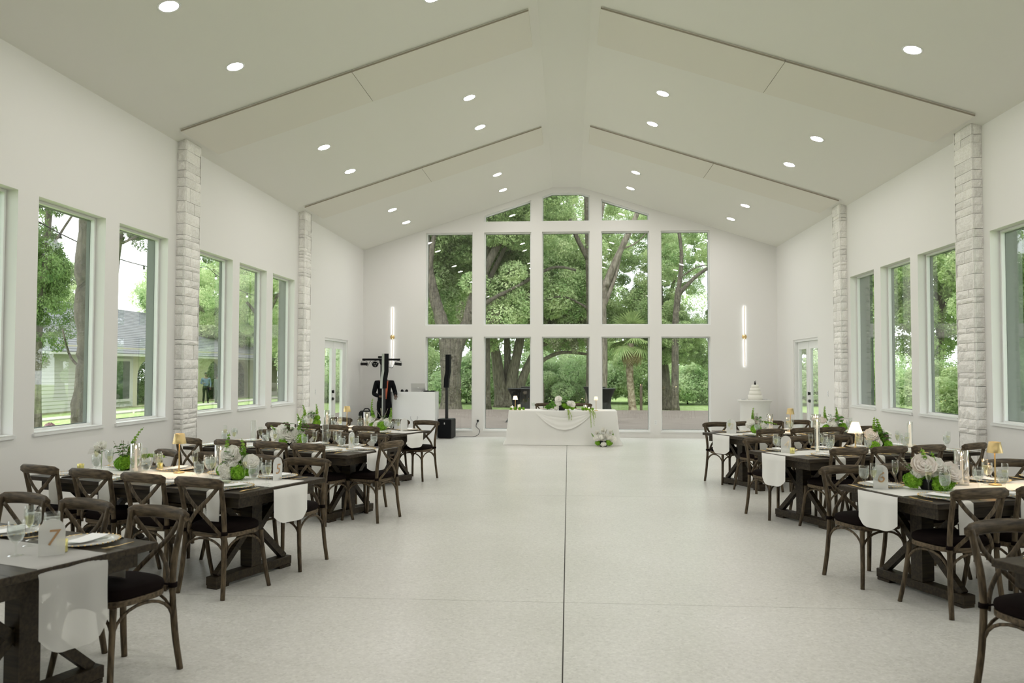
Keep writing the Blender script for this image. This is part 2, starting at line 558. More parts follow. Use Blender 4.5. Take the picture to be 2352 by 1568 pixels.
# ceiling: two slopes and a flat ridge, with dropped drywall bands
mb = MB()
pr = [(-W - .3, H - .3 * SL), (-HR, RZ), (HR, RZ), (W + .3, H - .3 * SL), (W + .3, H + .2), (HR, RZ + .3), (-HR, RZ + .3), (-W - .3, H + .2)]
v = [(x, y, z) for y in (YF - .27, D + .27) for x, z in pr]
f = [tuple(reversed(range(8))), tuple(range(8, 16))] + [(j, (j + 1) % 8, 8 + (j + 1) % 8, 8 + j) for j in range(8)]
mb.add(v, f)
cl = struct('ceiling', mb, M['ceil'])
for y0 in (.17, 5.08, 9.98, 14.88):
    for sd in (-1, 1):
        for xa, xb in ((.45, 2.686), (2.694, 4.91)):
            t = .034
            q = []
            for y in (y0, y0 + 1.12):
                q += [(sd * xa, y, ceil_z(xa) + .02), (sd * xb, y, ceil_z(xb) + .02), (sd * xb, y, ceil_z(xb) - t), (sd * xa, y, ceil_z(xa) - t)]
            mb = MB().add(q, [(0, 1, 2, 3), (7, 6, 5, 4), (0, 4, 5, 1), (1, 5, 6, 2), (2, 6, 7, 3), (3, 7, 4, 0)])
            obj('ceiling_panel', mb, M['panel'], cl)
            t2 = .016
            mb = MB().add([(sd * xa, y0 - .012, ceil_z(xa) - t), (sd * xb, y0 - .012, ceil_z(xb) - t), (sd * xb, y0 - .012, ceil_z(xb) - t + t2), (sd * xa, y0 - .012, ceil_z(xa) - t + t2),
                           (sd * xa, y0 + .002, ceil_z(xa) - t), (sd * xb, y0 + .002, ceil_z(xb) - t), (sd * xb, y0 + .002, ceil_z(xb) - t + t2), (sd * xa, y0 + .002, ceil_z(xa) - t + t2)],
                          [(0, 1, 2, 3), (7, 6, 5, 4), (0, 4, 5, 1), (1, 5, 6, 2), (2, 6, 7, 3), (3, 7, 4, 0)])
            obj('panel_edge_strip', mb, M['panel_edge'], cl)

# windows: frame, pane, stool
wn = 0
def poly_frame(mb, poly, to3, d0, d1, w):
    """frame of width w inside a convex polygon, between depths d0 and d1"""
    n = len(poly)
    cx = sum(p[0] for p in poly) / n; cy = sum(p[1] for p in poly) / n
    P = [Vector((p[0], p[1])) for p in poly]
    inn = []
    area = sum(P[i].x * P[(i + 1) % n].y - P[(i + 1) % n].x * P[i].y for i in range(n))
    sg = 1 if area > 0 else -1
    for i in range(n):
        a = (P[i] - P[i - 1]).normalized(); b = (P[(i + 1) % n] - P[i]).normalized()
        na = Vector((-a.y, a.x)) * sg; nb = Vector((-b.y, b.x)) * sg
        k = 1 + na.dot(nb)
        inn.append(P[i] + (na + nb) * (w / k))
    v = []
    for d in (d0, d1):
        v += [to3(p.x, p.y, d) for p in P] + [to3(p.x, p.y, d) for p in inn]
    f = []
    for j in range(n):
        k = (j + 1) % n
        f += [(j, k, n + k, n + j), (2 * n + j, 3 * n + j, 3 * n + k, 2 * n + k), (n + j, n + k, 3 * n + k, 3 * n + j), (j, 2 * n + j, 2 * n + k, k)]
    mb.add(v, f)
    return inn
def window(poly, to3, sill=None):
    global wn
    wn += 1
    w = sroot('window_%d' % wn)
    mb = MB(); inn = poly_frame(mb, poly, to3, .115, .16, .028)
    obj('window_frame', mb, M['trim'], w)
    mb = MB(); poly_frame(mb, poly, to3, .162, .20, .034)
    obj('outer_frame', mb, M['ext'], w)
    n = len(inn)
    v = [to3(p.x, p.y, .135) for p in inn] + [to3(p.x, p.y, .141) for p in inn]
    obj('pane', MB().add(v, [tuple(range(n)), tuple(reversed(range(n, 2 * n)))]), M['pane'], w)
    if sill:
        obj('window_sill', sill, M['trim'], w)
for sd in (-1, 1):
    for a, b in WYS:
        t3 = lambda y, z, d, sd=sd: (sd * (W + d), y, z)
        x0, x1 = sorted((sd * (W - .022), sd * (W + .13)))
        window([(a + .002, SS + .002), (b - .002, SS + .002), (b - .002, HS - .002), (a + .002, HS - .002)], t3,
               MB().box(x0, x1, a - .03, b + .03, SS - .026, SS + .004, bev=.005) if False else MB().box(min(sd * (W - .024), sd * (W - .001)), max(sd * (W - .024), sd * (W - .001)), a - .025, b + .025, SS - .028, SS - .001).box(min(sd * (W - .024), sd * (W + .115)), max(sd * (W - .024), sd * (W + .115)), a + .001, b - .001, SS + .0005, SS + .010))
for poly in rects + tops:
    q = [(x, z) for x, z in poly]
    window(q, lambda x, z, d: (x, D + d, z),
           MB().box(q[0][0] - .015, q[1][0] + .015, D - .02, D - .001, Z1 - .03, Z1 + .004) if q[0][1] == Z1 else None)
# doors: two french leaves in each side wall
for dn, sd in ((1, -1), (2, 1)):
    dr = sroot('door_%d' % dn)
    y0, y1, zt = DY
    X = lambda d: sd * (W + d)
    def bx(mb, d0, d1, a, b, z0, z1):
        p, q = sorted((X(d0), X(d1)))
        return mb.box(p, q, a, b, z0, z1)
    mb = MB(); bx(mb, .02, .16, y0 + .001, y0 + .05, .0, zt); bx(mb, .02, .16, y1 - .05, y1 - .001, .0, zt); bx(mb, .02, .16, y0 + .05, y1 - .05, zt - .05, zt - .001)
    obj('door_frame', mb, M['trim'], dr)
    mid = (y0 + y1) / 2
    for a, b in ((y0 + .055, mid - .006), (mid + .006, y1 - .055)):
        lf = MB()
        st, tr_, br = .15, .16, .26
        bx(lf, .08, .12, a, a + st, .012, zt - .055); bx(lf, .08, .12, b - st, b, .012, zt - .055)
        bx(lf, .08, .12, a + st, b - st, zt - .055 - tr_, zt - .055); bx(lf, .08, .12, a + st, b - st, .012, .012 + br)
        leaf = obj('door_leaf', lf, M['trim'], dr)
        g = MB(); bx(g, .098, .102, a + st, b - st, .012 + br, zt - .055 - tr_)
        obj('pane', g, M['pane'], leaf)
        m2 = MB()
        for e0, e1 in ((a + st - .018, a + st), (b - st, b - st + .018)):
            bx(m2, .068, .08, e0, e1, .012 + br, zt - .055 - tr_)
        bx(m2, .068, .08, a + st, b - st, zt - .055 - tr_, zt - .055 - tr_ + .018)
        obj('glass_bead', m2, M['trim'], leaf)
    hy = mid - .07
    leafs = dr.children
    hd = MB(); bx(hd, .045, .08, hy - .03, hy + .03, .97, 1.03); bx(hd, .03, .045, hy - .13, hy + .02, .99, 1.012)
    obj('door_handle', hd, M['blackm'], dr)
    hd = MB(); bx(hd, .05, .08, hy - .03, hy + .03, 1.13, 1.19); bx(hd, .03, .05, hy - .008, hy + .008, 1.125, 1.195)
    obj('deadbolt', hd, M['blackm'], dr)
# exterior pilasters seen through the side windows
for sd in (-1, 1):
    for yc in (5.67, 10.58, 15.43):
        x0, x1 = sorted((sd * (W + .186), sd * (W + (.34 if sd < 0 else .43))))
        struct('trim_%d' % (1 + int(yc) + (50 if sd > 0 else 0)), MB().box(x0, x1, yc - .36, yc + .36, -.3, 4.55), M['ext'])

# unseen slabs added outside to keep sky light off the side window reveals
for sd, nm in ((-1, 90), (1, 91)):
    x0, x1 = sorted((sd * (W + .19), sd * (W + 2.6)))
    struct('trim_%d' % nm, MB().box(x0, x1, YF - .3, D + .3, 4.56, 4.70), M['ext'])
# stone columns: every stone its own piece
def stone_mesh(k):
    r = random.Random(100 + k)
    nu, nv = 4, 3
    mb = MB()
    hgt = [[(.0 if i in (0, nu) or j in (0, nv) else r.uniform(.35, 1)) for j in range(nv + 1)] for i in range(nu + 1)]
    mb.grid(lambda u, v: ((u - .5), -(hgt[round(u * nu)][round(v * nv)] * .45 + .55), (v - .5)), nu, nv, smooth=False)
    mb.add([(-.5, -.55, -.5), (.5, -.55, -.5), (.5, -.55, .5), (-.5, -.55, .5), (-.5, 0, -.5), (.5, 0, -.5), (.5, 0, .5), (-.5, 0, .5)],
           [(0, 4, 5, 1), (1, 5, 6, 2), (2, 6, 7, 3), (3, 7, 4, 0)])
    return mb.mesh('stone', M['stone'])
SM = [stone_mesh(k) for k in range(10)]
def column(sd, y0, y1, label):
    pr = .129
    xin = sd * (W - pr + .03)
    t = thing('stone_column', label, 'column', (sd * (W - .05), (y0 + y1) / 2, 0))
    cx, cy = t.location.x, t.location.y
    ztop = ceil_z(W - pr) - .004
    x0, x1 = sorted((sd * (W + .0), xin))
    obj('backing', MB().box(x0 - cx, x1 - cx, y0 + .03 - cy, y1 - .03 - cy, 0, ztop), M['mortar'], t)
    r = random.Random(int(y0 * 10) + (5 if sd > 0 else 0))
    z = 0.0
    while z < ztop - .03:
        h = r.choice((.065, .10, .12, .15, .19))
        if z + h > ztop - .05: h = ztop - z
        # face towards the room
        cuts = [y0]
        if r.random() < .75: cuts.append(y0 + (y1 - y0) * r.uniform(.3, .7))
        cuts.append(y1)
        for a, b in zip(cuts, cuts[1:]):
            hs = h
            link('stone', r.choice(SM), t, (xin - cx, (a + b) / 2 - cy, z + hs / 2), (0, 0, PI / 2 if sd > 0 else -PI / 2) if False else (0, 0, -PI / 2 * sd), (b - a - .004, .03 + r.uniform(0, .016), hs - .004))
        # faces towards and away from the camera
        for e, q in ((y0 + .03, 0), (y1 - .03, PI)):
            link('stone', r.choice(SM), t, (sd * (W - pr / 2 + .001) - cx, e - cy, z + h / 2), (0, 0, q), (pr - .004, .03 + r.uniform(0, .012), h - .005))
        z += h
column(-1, 10.31, 10.757, 'white ledge-stone column on the left wall, nearest of the two')
column(-1, 15.165, 15.57, 'white ledge-stone column on the left wall, farther one by the door')
column(1, 10.25, 10.72, 'white ledge-stone column on the right wall, nearest of the two')
column(1, 15.118, 15.54, 'white ledge-stone column on the right wall, farther one by the door')

# recessed ceiling lights
cl_root = thing('ceiling_light', 'x', 'ceiling light')
tl = math.atan(SL)
obj('trim_ring', MB().lathe([(.088, -.001), (.108, -.002), (.112, 0), (.108, .004)], 28), M['trim'], cl_root)
obj('diffuser', MB().lathe([(0.0, -.004), (.05, -.004), (.088, -.002)], 28), M['led'], cl_root)
CL = Proto(cl_root)
yrow = [('the row closest to the far wall', 18.7), ('the second row from the far wall', 17.2), ('the third row from the far wall', 13.79), ('the fourth row from the far wall', 12.27),
        ('the fifth row from the far wall', 8.9), ('the sixth row from the far wall', 7.36)] + [(None, y) for y in (4.0, 2.45)]
for rn, y in yrow:
    for xn, x in (('outer left', -3.75), ('inner left', -1.475), ('inner right', 1.475), ('outer right', 3.75)):
        lb = '%s round recessed ceiling light in %s' % (xn, rn) if rn else 'round recessed ceiling light over the tables behind the viewer'
        o = CL.put((x, y, ceil_z(x) - .002), 0, lb, 'recessed ceiling lights' if rn else 'ceiling lights behind the viewer')
        o.rotation_euler = (0, tl if x > 0 else -tl, 0)

# wall sconces on the far wall
for x, lb in ((-4.37, 'tall thin gold LED wall bar left of the windows'), (4.335, 'tall thin gold LED wall bar right of the windows')):
    t = thing('wall_sconce', lb, 'wall light', (x, D, 2.47))
    obj('back_plate', MB().lathe([(0, 0), (.055, 0), (.058, .006), (.055, .012), (0, .012)], 24), M['gold'], t, rot=(PI / 2, 0, 0))
    obj('led_channel', MB().box(-.007, .007, -.046, -.034, -.72, .745), M['gold'], t)
    obj('led_strip', MB().box(-.005, .005, -.033, -.029, -.72, .745), M['ledbar'], t)
    obj('bracket', MB().box(-.008, .008, -.034, -.011, -.02, .02), M['gold'], t)
# outlets and switches
def plateo(name, lb, loc, rz, slots):
    t = thing(name, lb, 'outlet' if 'outlet' in name else 'switch', loc, rz)
    obj('cover_plate', MB().box(-.035, .035, -.006, 0, -.057, .057), M['trim'], t)
    for z in (-.02, .02):
        obj('socket' if 'outlet' in name else 'rocker', MB().box(-.016, .016, -.009, -.006, z - .014, z + .014), M['logo'], t)
    return t
plateo('wall_outlet', 'white wall outlet between the lower left windows with a black plug', (-2.20, D, .37), 0, 2)
plateo('wall_outlet', 'white wall outlet on the pier between the two right lower windows', (2.18, D, .37), 0, 2)
plateo('wall_switch', 'white light switch on the left wall beside the glass door', (-W, 16.3, 1.2), PI / 2, 2)
plateo('wall_switch', 'white light switch on the right wall beside the glass door', (W, 16.3, 1.2), -PI / 2, 2)

# ------------------------------------------------------------------ furniture
def rr(w, h, b):
    return [(-w / 2 + b, -h / 2), (w / 2 - b, -h / 2), (w / 2, -h / 2 + b), (w / 2, h / 2 - b), (w / 2 - b, h / 2), (-w / 2 + b, h / 2), (-w / 2, h / 2 - b), (-w / 2, -h / 2 + b)]
def smooth_pts(P, n=6):
    """Catmull-Rom through the points"""
    P = [Vector(p) for p in P]
    Q = [P[0]] + P + [P[-1]]
    out = []
    for i in range(1, len(Q) - 2):
        for k in range(n):
            t = k / n
            a, b, c, d = Q[i - 1], Q[i], Q[i + 1], Q[i + 2]
            out.append(.5 * ((2 * b) + (c - a) * t + (2 * a - 5 * b + 4 * c - d) * t * t + (3 * b - a - 3 * c + d) * t ** 3))
    out.append(P[-1])
    return out
def make_chair():
    t = thing('crossback_chair', 'x', 'chair')
    # seat frame: rounded trapezoid ring, faces +y
    def outline(k, z):
        P = []
        for i in range(28):
            a = 2 * PI * i / 28
            c, s = math.cos(a), math.sin(a)
            x = abs(c) ** .62 * math.copysign(1, c) * (.213 + .012 * s) * k
            y = abs(s) ** .62 * math.copysign(1, s) * .205 * k
            P.append((x, y, z))
        return P
    mb = MB()
    n = 28
    rings = [outline(.99, .425), outline(1.0, .430), outline(1.0, .452), outline(.985, .457)]
    v = sum(rings, [])
    f = [(L * n + j, L * n + (j + 1) % n, (L + 1) * n + (j + 1) % n, (L + 1) * n + j) for L in range(3) for j in range(n)]
    f += [tuple(reversed(range(n))), tuple(3 * n + j for j in range(n))]
    mb.add(v, f)
    obj('seat', mb, M['rwood'], t)
    mb = MB()
    rings = [outline(.955, .458), outline(1.0, .466), outline(1.01, .482), outline(.985, .500), outline(.90, .512), outline(.6, .519), outline(.2, .521)]
    v = sum(rings, [])
    f = [(L * n + j, L * n + (j + 1) % n, (L + 1) * n + (j + 1) % n, (L + 1) * n + j) for L in range(6) for j in range(n)]
    f += [tuple(reversed(range(n))), tuple(6 * n + j for j in range(n))]
    mb.add(v, f, True)
    obj('cushion', mb, M['cushion'], t)
    for s in (-1, 1):
        P = smooth_pts([(s * .222, -.232, 0), (s * .206, -.208, .20), (s * .196, -.196, .43), (s * .196, -.205, .60), (s * .203, -.236, .76), (s * .207, -.252, .835)], 4)
        obj('leg', MB().tube(P, [.0165 + .002 * math.sin(PI * i / (len(P) - 1)) for i in range(len(P))], 8), M['wood'], t)
        P = smooth_pts([(s * .238, .222, 0), (s * .215, .200, .16), (s * .196, .178, .36), (s * .193, .175, .43)], 4)
        obj('leg', MB().tube(P, [.015 + .004 * i / (len(P) - 1) for i in range(len(P))], 8), M['wood'], t)
        obj('cushion_tie', MB().tube([(s * .196, -.197, .452), (s * .196, -.197, .478)], .024, 8).bar((s * .18, -.185, .468), (s * .14, -.16, .475), .012, .008), M['cushion'], t)
    # bent braces under the seat
    def arch(a, b, off):
        a = Vector(a); b = Vector(b)
        P = []
        for i in range(13):
            th = PI * i / 12
            c = (1 - math.cos(th)) / 2
            p = a.lerp(b, c) + Vector(off) * math.sin(th)
            p.z = a.z + (.415 - a.z) * math.sin(th) ** .75
            P.append(p)
        return MB().sweep(P, rr(.017, .014, .004), up=(0, 0.01, 1) if False else (Vector(b) - Vector(a)).cross(Vector((0, 0, 1))))
    fl_, fr_, bl_, br_ = (-.200, .183, .245), (.200, .183, .245), (-.200, -.196, .25), (.200, -.196, .25)
    obj('bent_brace', arch(fl_, fr_, (0, 0, 0)), M['wood'], t)
    obj('bent_brace', arch(bl_, br_, (0, 0, 0)), M['wood'], t)
    obj('bent_brace', arch(fl_, bl_, (0, 0, 0)), M['wood'], t)
    obj('bent_brace', arch(fr_, br_, (0, 0, 0)), M['wood'], t)
    # top rail
    P = []; S = []
    for i in range(15):
        u = -1 + 2 * i / 14
        P.append((u * .232, -.262 - .030 * (1 - u * u) + .008 * abs(u) ** 3, .829 + .010 * (1 - u * u) - .004))
        e = min(1, (1 - abs(u)) * 9 + .35)
        S.append((.8 + .25 * (1 - abs(u)) if abs(u) < .93 else 1.1, e ** .5))
    obj('top_rail', MB().sweep(P, rr(.027, .072, .009), scale=S), M['rwood'], t)
    # crossed back slats
    for s in (-1, 1):
        P = smooth_pts([(s * .178, -.247, .80), (s * .10, -.262 - .006 * s, .71), (0, -.262 - .007 * s, .625), (-s * .10, -.238 - .004 * s, .53), (-s * .168, -.192, .44)], 4)
        obj('back_slat', MB().sweep(P, rr(.030, .011, .003), up=(0, 1, .05)), M['wood'], t)
    return t
CHAIR = Proto(make_chair())

TL, TW, TH = 2.35, .99, .745
def make_table():
    t = thing('farm_table', 'x', 'table')          # origin: centre of the aisle end, on the floor; +x along the table
    n = 5; w = TW / n
    for k in range(n):
        y0 = -TW / 2 + k * w
        obj('plank', MB().box(.0, TL, y0 + .0008, y0 + w - .0008, TH - .038, TH, bev=.003), M['twood'], t)
    for y in (-TW / 2 + .065, TW / 2 - .09):
        obj('apron', MB().box(.07, TL - .07, y, y + .025, TH - .122, TH - .039), M['twood'], t)
    for x in (.07, TL - .095):
        obj('apron', MB().box(x, x + .025, -TW / 2 + .091, TW / 2 - .091, TH - .122, TH - .039), M['twood'], t)
    for x in (.34, TL - .34):
        obj('post', MB().box(x - .055, x + .055, -.055, .055, .091, TH - .085, bev=.004), M['twood'], t)
        obj('crossbar', MB().box(x - .045, x + .045, -.385, .385, TH - .0845, TH - .0395), M['twood'], t)
        mb = MB().box(x - .05, x + .05, -.42, .42, .022, .090, bev=.004)
        obj('foot_beam', mb, M['twood'], t)
        for y in (-.35, .35):
            obj('foot_pad', MB().box(x - .048, x + .048, y - .065, y + .065, 0, .0215), M['twood'], t)
        for s in (-1, 1):
            obj('brace', MB().bar((x, s * .37, .088), (x, s * .035, .40), .05, .05, up=(1, 0, 0)), M['twood'], t)
            obj('brace', MB().bar((x, s * .36, TH - .09), (x, s * .035, .34), .05, .05, up=(1, 0, 0)), M['twood'], t)
    return t
TABLE = Proto(make_table())

T = {  # side, x, y (centre of the aisle end), angle
 'T7': (-1, -2.277, 3.686, 20.4, 'the front left table', 'front left table'),
 'T5': (-1, -2.163, 6.242, 21.2, 'table number five', 'number five table'),
 'T3': (-1, -2.109, 8.922, 20.6, 'the third left table', 'third left table'),
 'T1': (-1, -2.19, 11.573, 23.0, 'the farthest left table', 'farthest left table'),
 'T8': (1, 2.266, 3.636, 21.8, 'the right edge table', 'right edge table'),
 'T6': (1, 2.364, 6.175, 21.0, 'table number six', 'number six table'),
 'T4': (1, 2.287, 8.925, 23.8, 'the third right table', 'third right table'),
 'T2': (1, 2.211, 11.6, 25.0, 'the farthest right table', 'farthest right table')}
def fr(n):
    sd, x, y, a = T[n][:4]
    a = math.radians(a)
    u = Vector((sd * math.cos(a), math.sin(a))); w = Vector((-sd * math.sin(a), math.cos(a)))
    return Vector((x, y)), u, w, math.atan2(u.y, u.x)
def loc(n, s, t, z=0):
    c, u, w, _ = fr(n)
    p = c + u * s + w * t
    return Vector((p.x, p.y, z))
tl_labels = {'T7': 'dark wood farm table at the lower left corner with the sheer runner',
 'T5': 'dark farm table with the number five sign, second on the left', 'T3': 'dark farm table third on the left, a chair at its aisle end',
 'T1': 'dark farm table farthest on the left, in front of the white booth', 'T8': 'dark farm table cut off by the right edge of the photo',
 'T6': 'dark farm table with the glowing number six sign on the right', 'T4': 'dark farm table third on the right with a pleated glass lamp',
 'T2': 'dark farm table farthest on the right, before the cake'}
for n in T:
    c, u, w, a = fr(n)
    # the frame is mirrored on the left, which a symmetric table does not mind
    TABLE.put((c.x, c.y, 0), a, tl_labels[n], 'dark farm tables along the aisle')

ORD = ['first', 'second', 'third', 'fourth']
# (table, side, seat positions, rear offset)
CH = {('T5', 'near'): ([.26, .83, 1.42, 2.02], -.37), ('T5', 'far'): ([.35, .90, 1.51, 2.16], .47),
 ('T3', 'near'): ([.41, .92, 1.49, 2.11], -.37), ('T3', 'far'): ([.52, 1.05, 1.54, 2.10], .47),
 ('T1', 'near'): ([.36, .91, 1.40, 1.97], -.37), ('T1', 'far'): ([.29, .84, 1.37, 1.96], .55),
 ('T7', 'far'): ([.30, .89, 1.45], .50), ('T8', 'far'): ([.33], .47),
 ('T6', 'near'): ([.23, .78], -.37), ('T6', 'far'): ([.20, .76, 1.31, 1.89], .42),
 ('T4', 'near'): ([.40, .92, 1.45, 2.06], -.37), ('T4', 'far'): ([.30, .92, 1.42, 2.01], .44),
 ('T2', 'near'): ([.31, .88, 1.36, 1.95], -.37), ('T2', 'far'): ([.42, .96, 1.45, 1.96], .50)}
rot_fix = {('T5', 'far', 0): 8, ('T5', 'far', 3): -16, ('T4', 'near', 3): 12, ('T6', 'far', 3): -6, ('T3', 'near', 3): -6, ('T4', 'far', 3): 4}
for (n, sdn), (S, t) in CH.items():
    c, u, w, a = fr(n)
    for k, s in enumerate(S):
        p = loc(n, s, t)
        d = w if sdn == 'near' else -w
        rz = math.atan2(d.y, d.x) - PI / 2 + math.radians(rot_fix.get((n, sdn, k), R.uniform(-2, 2)))
        CHAIR.put(p, rz, 'brown cross-back chair, %s from aisle, %s side of %s' % (ORD[k], sdn, T[n][4]), 'cross-back chairs on the %s side of %s' % (sdn, T[n][4]))
c, u, w, a = fr('T3')
CHAIR.put(loc('T3', .03, .0), math.atan2(u.y, u.x) - PI / 2, 'brown cross-back chair at the aisle end of the third left table')
# head table chairs
CHAIR.put((-.50, 18.92, 0), PI + .03, 'brown cross-back chair behind the white head table, left of the flowers')
CHAIR.put((.36, 18.92, 0), PI - .03, 'brown cross-back chair behind the white head table, right of the flowers')

# ------------------------------------------------------------------ table linen
def runner(n, t0, t1, hang, label, sheer=False, tip=.6):
    c, u, w, a = fr(n)
    z0 = TH + .0015
    def fn(i, j):
        # i: along (0..1 on the top, then hanging), j across
        t = t0 + (t1 - t0) * j
        Ltop = TL - .03
        tot = Ltop + hang
        q = i * tot
        if q <= Ltop:
            s = Ltop - q; z = z0 + .0015 * math.sin(s * 19 + t * 9) ** 2
            s = max(s, 0)
        else:
            e = q - Ltop
            cut = 1 - tip * .35 * (2 * j - 1) ** 4
            dz = e * cut
            s = -.006 - .012 * math.sin(j * PI) - .010 * math.sin(j * 11) * min(1, dz * 6) - .02 * dz
            z = z0 - dz
            if sheer: t = t + .02 * dz * math.sin(j * 8)
        p = c + u * s + w * t
        return (p.x, p.y, z)
    mb = MB().grid(fn, 40, 14)
    m = M['sheer'] if sheer else M['cloth']
    return tag(obj('table_runner', mb, m), label, 'table runner', 'white runners on the farm tables')
M['sheer'] = mat('sheer_white_cloth', (.84, .83, .79), .85, trans=.3)
_n = M['sheer'].node_tree
_mx = _n.nodes.new('ShaderNodeMixShader'); _mx.inputs[0].default_value = .72
_t = _n.nodes.new('ShaderNodeBsdfTransparent')
_old = [l for l in _n.links if l.to_node.type == 'OUTPUT_MATERIAL'][0].from_socket
_n.links.new(_t.outputs[0], _mx.inputs[1]); _n.links.new(_old, _mx.inputs[2]); _n.links.new(_mx.outputs[0], _n.nodes['Material Output'].inputs[0])
for n, t0, t1, hg, sh in (('T7', -.17, .19, .40, True), ('T5', -.14, .26, .29, False), ('T3', -.15, .25, .22, False), ('T1', -.15, .27, .22, False),
                          ('T6', -.14, .27, .27, False), ('T4', -.14, .26, .34, False), ('T2', -.16, .24, .27, False), ('T8', -.18, .2, .3, False)):
    runner(n, t0, t1, hg, 'white cloth runner hanging over the aisle end of %s' % T[n][4], sh)

# ------------------------------------------------------------------ tableware prototypes
def goblet():
    t = thing('water_goblet', 'x', 'glass')
    obj('bowl', MB().lathe([(.036, 0), (.030, .002), (.006, .006), (.0045, .012), (.0045, .045), (.010, .060), (.026, .072), (.037, .095), (.040, .118), (.0385, .145), (.036, .168), (.0345, .168), (.037, .145), (.0385, .118), (.0355, .096), (.024, .075), (0, .066)], 16), M['glass'], t)
    obj('iced_water', MB().lathe([(0, .067), (.024, .076), (.035, .097), (.038, .118), (.0365, .143), (0, .145)], 14), M['water'], t)
    return t
def flute():
    t = thing('champagne_flute', 'x', 'glass')
    obj('bowl', MB().lathe([(.030, 0), (.025, .002), (.005, .006), (.0038, .012), (.0038, .075), (.010, .090), (.020, .115), (.0245, .150), (.0235, .190), (.0225, .205), (.0215, .205), (.023, .150), (.018, .116), (0, .088)], 14), M['glass'], t)
    obj('champagne', MB().lathe([(0, .090), (.0175, .116), (.0225, .150), (.0225, .152), (0, .153)], 12), M['wine'], t)
    return t
def charger():
    t = thing('charger_plate', 'x', 'plate')
    obj('glass_plate', MB().lathe([(0, .004), (.10, .004), (.115, .006), (.160, .013), (.160, .016), (.115, .010), (.10, .007), (0, .007)], 28), M['chg'], t)
    mb = MB()
    for i in range(36):
        a = 2 * PI * i / 36
        mb.ball((.162 * math.cos(a), .162 * math.sin(a), .0155), .006, 5, 3, (1, 1, .7))
    o = obj('beaded_rim', mb, M['gold'], t); o['kind'] = 'stuff'
    return t
M['chg'] = glass_mat('charger_glass', (.9, .9, .88), .10, .6, 2, .08, milk=.35)
def fork():
    t = thing('fork', 'x', 'fork')
    mb = MB().sweep([(0, -.095, .004), (0, -.05, .005), (0, 0, .004), (0, .04, .006)], rr(.010, .003, .0008), scale=[1, .7, .5, .8])
    obj('handle', mb, M['gold'], t)
    mb = MB().box(-.011, .011, .04, .062, .005, .008)
    for k in range(4):
        x = -.0095 + k * .0063
        mb.bar((x, .06, .0065), (x, .098, .010), .0028, .002)
    o = obj('tines', mb, M['gold'], t)
    return t
def knife():
    t = thing('knife', 'x', 'knife')
    obj('handle', MB().sweep([(0, -.11, .005), (0, -.06, .006), (0, 0, .005)], rr(.014, .007, .002), scale=[.9, 1.1, .8]), M['gold'], t)
    obj('blade', MB().add([(-.006, 0, .004), (.007, 0, .004), (.009, .07, .004), (.002, .11, .004), (-.006, .1, .004), (-.006, 0, .0055), (.007, 0, .0055), (.009, .07, .005), (.002, .11, .0045), (-.006, .1, .0055)],
                           [(4, 3, 2, 1, 0), (5, 6, 7, 8, 9), (0, 1, 6, 5), (1, 2, 7, 6), (2, 3, 8, 7), (3, 4, 9, 8), (4, 0, 5, 9)]), M['gold'], t)
    return t
def menu():
    mb = MB().grid(lambda a, b: ((a - .5) * .105, (b - .5) * .21, .018 + .018 * (2 * b - 1) ** 2 * .3 + .004 * b), 2, 6)
    mb.grid(lambda a, b: ((a - .5) * .105, (.5 - b) * .21, .0172 + .018 * (1 - 2 * b) ** 2 * .3 + .004 * (1 - b)), 2, 6)
    return tag(obj('menu_card', mb, M['card']), 'x', 'card')
def napkin():
    # local: +y points to the table edge (y=0 at the edge), hangs down past it
    def fn(a, b, o=0):
        x = (a - .5) * .125
        q = b * .482
        if q < .26:
            y = q - .26; z = .0035 + o
        else:
            e = q - .26
            y = .004 + .006 * math.sin(a * PI) + o * 1.0; z = .0035 - e
            x *= 1 + .05 * math.sin(e * 20)
        return (x, y, z)
    mb = MB().grid(lambda a, b: fn(a, b, .003), 4, 16).grid(lambda a, b: fn(1 - a, b, 0), 4, 16)
    mb.sm = [True] * len(mb.f)
    return tag(obj('napkin', mb, M['napkin']), 'x', 'napkin')
GOB, FLU, CHG, FRK, KNF, MNU, NAP = [Proto(f()) for f in (goblet, flute, charger, fork, knife, menu, napkin)]
M['chg'].use_nodes = True

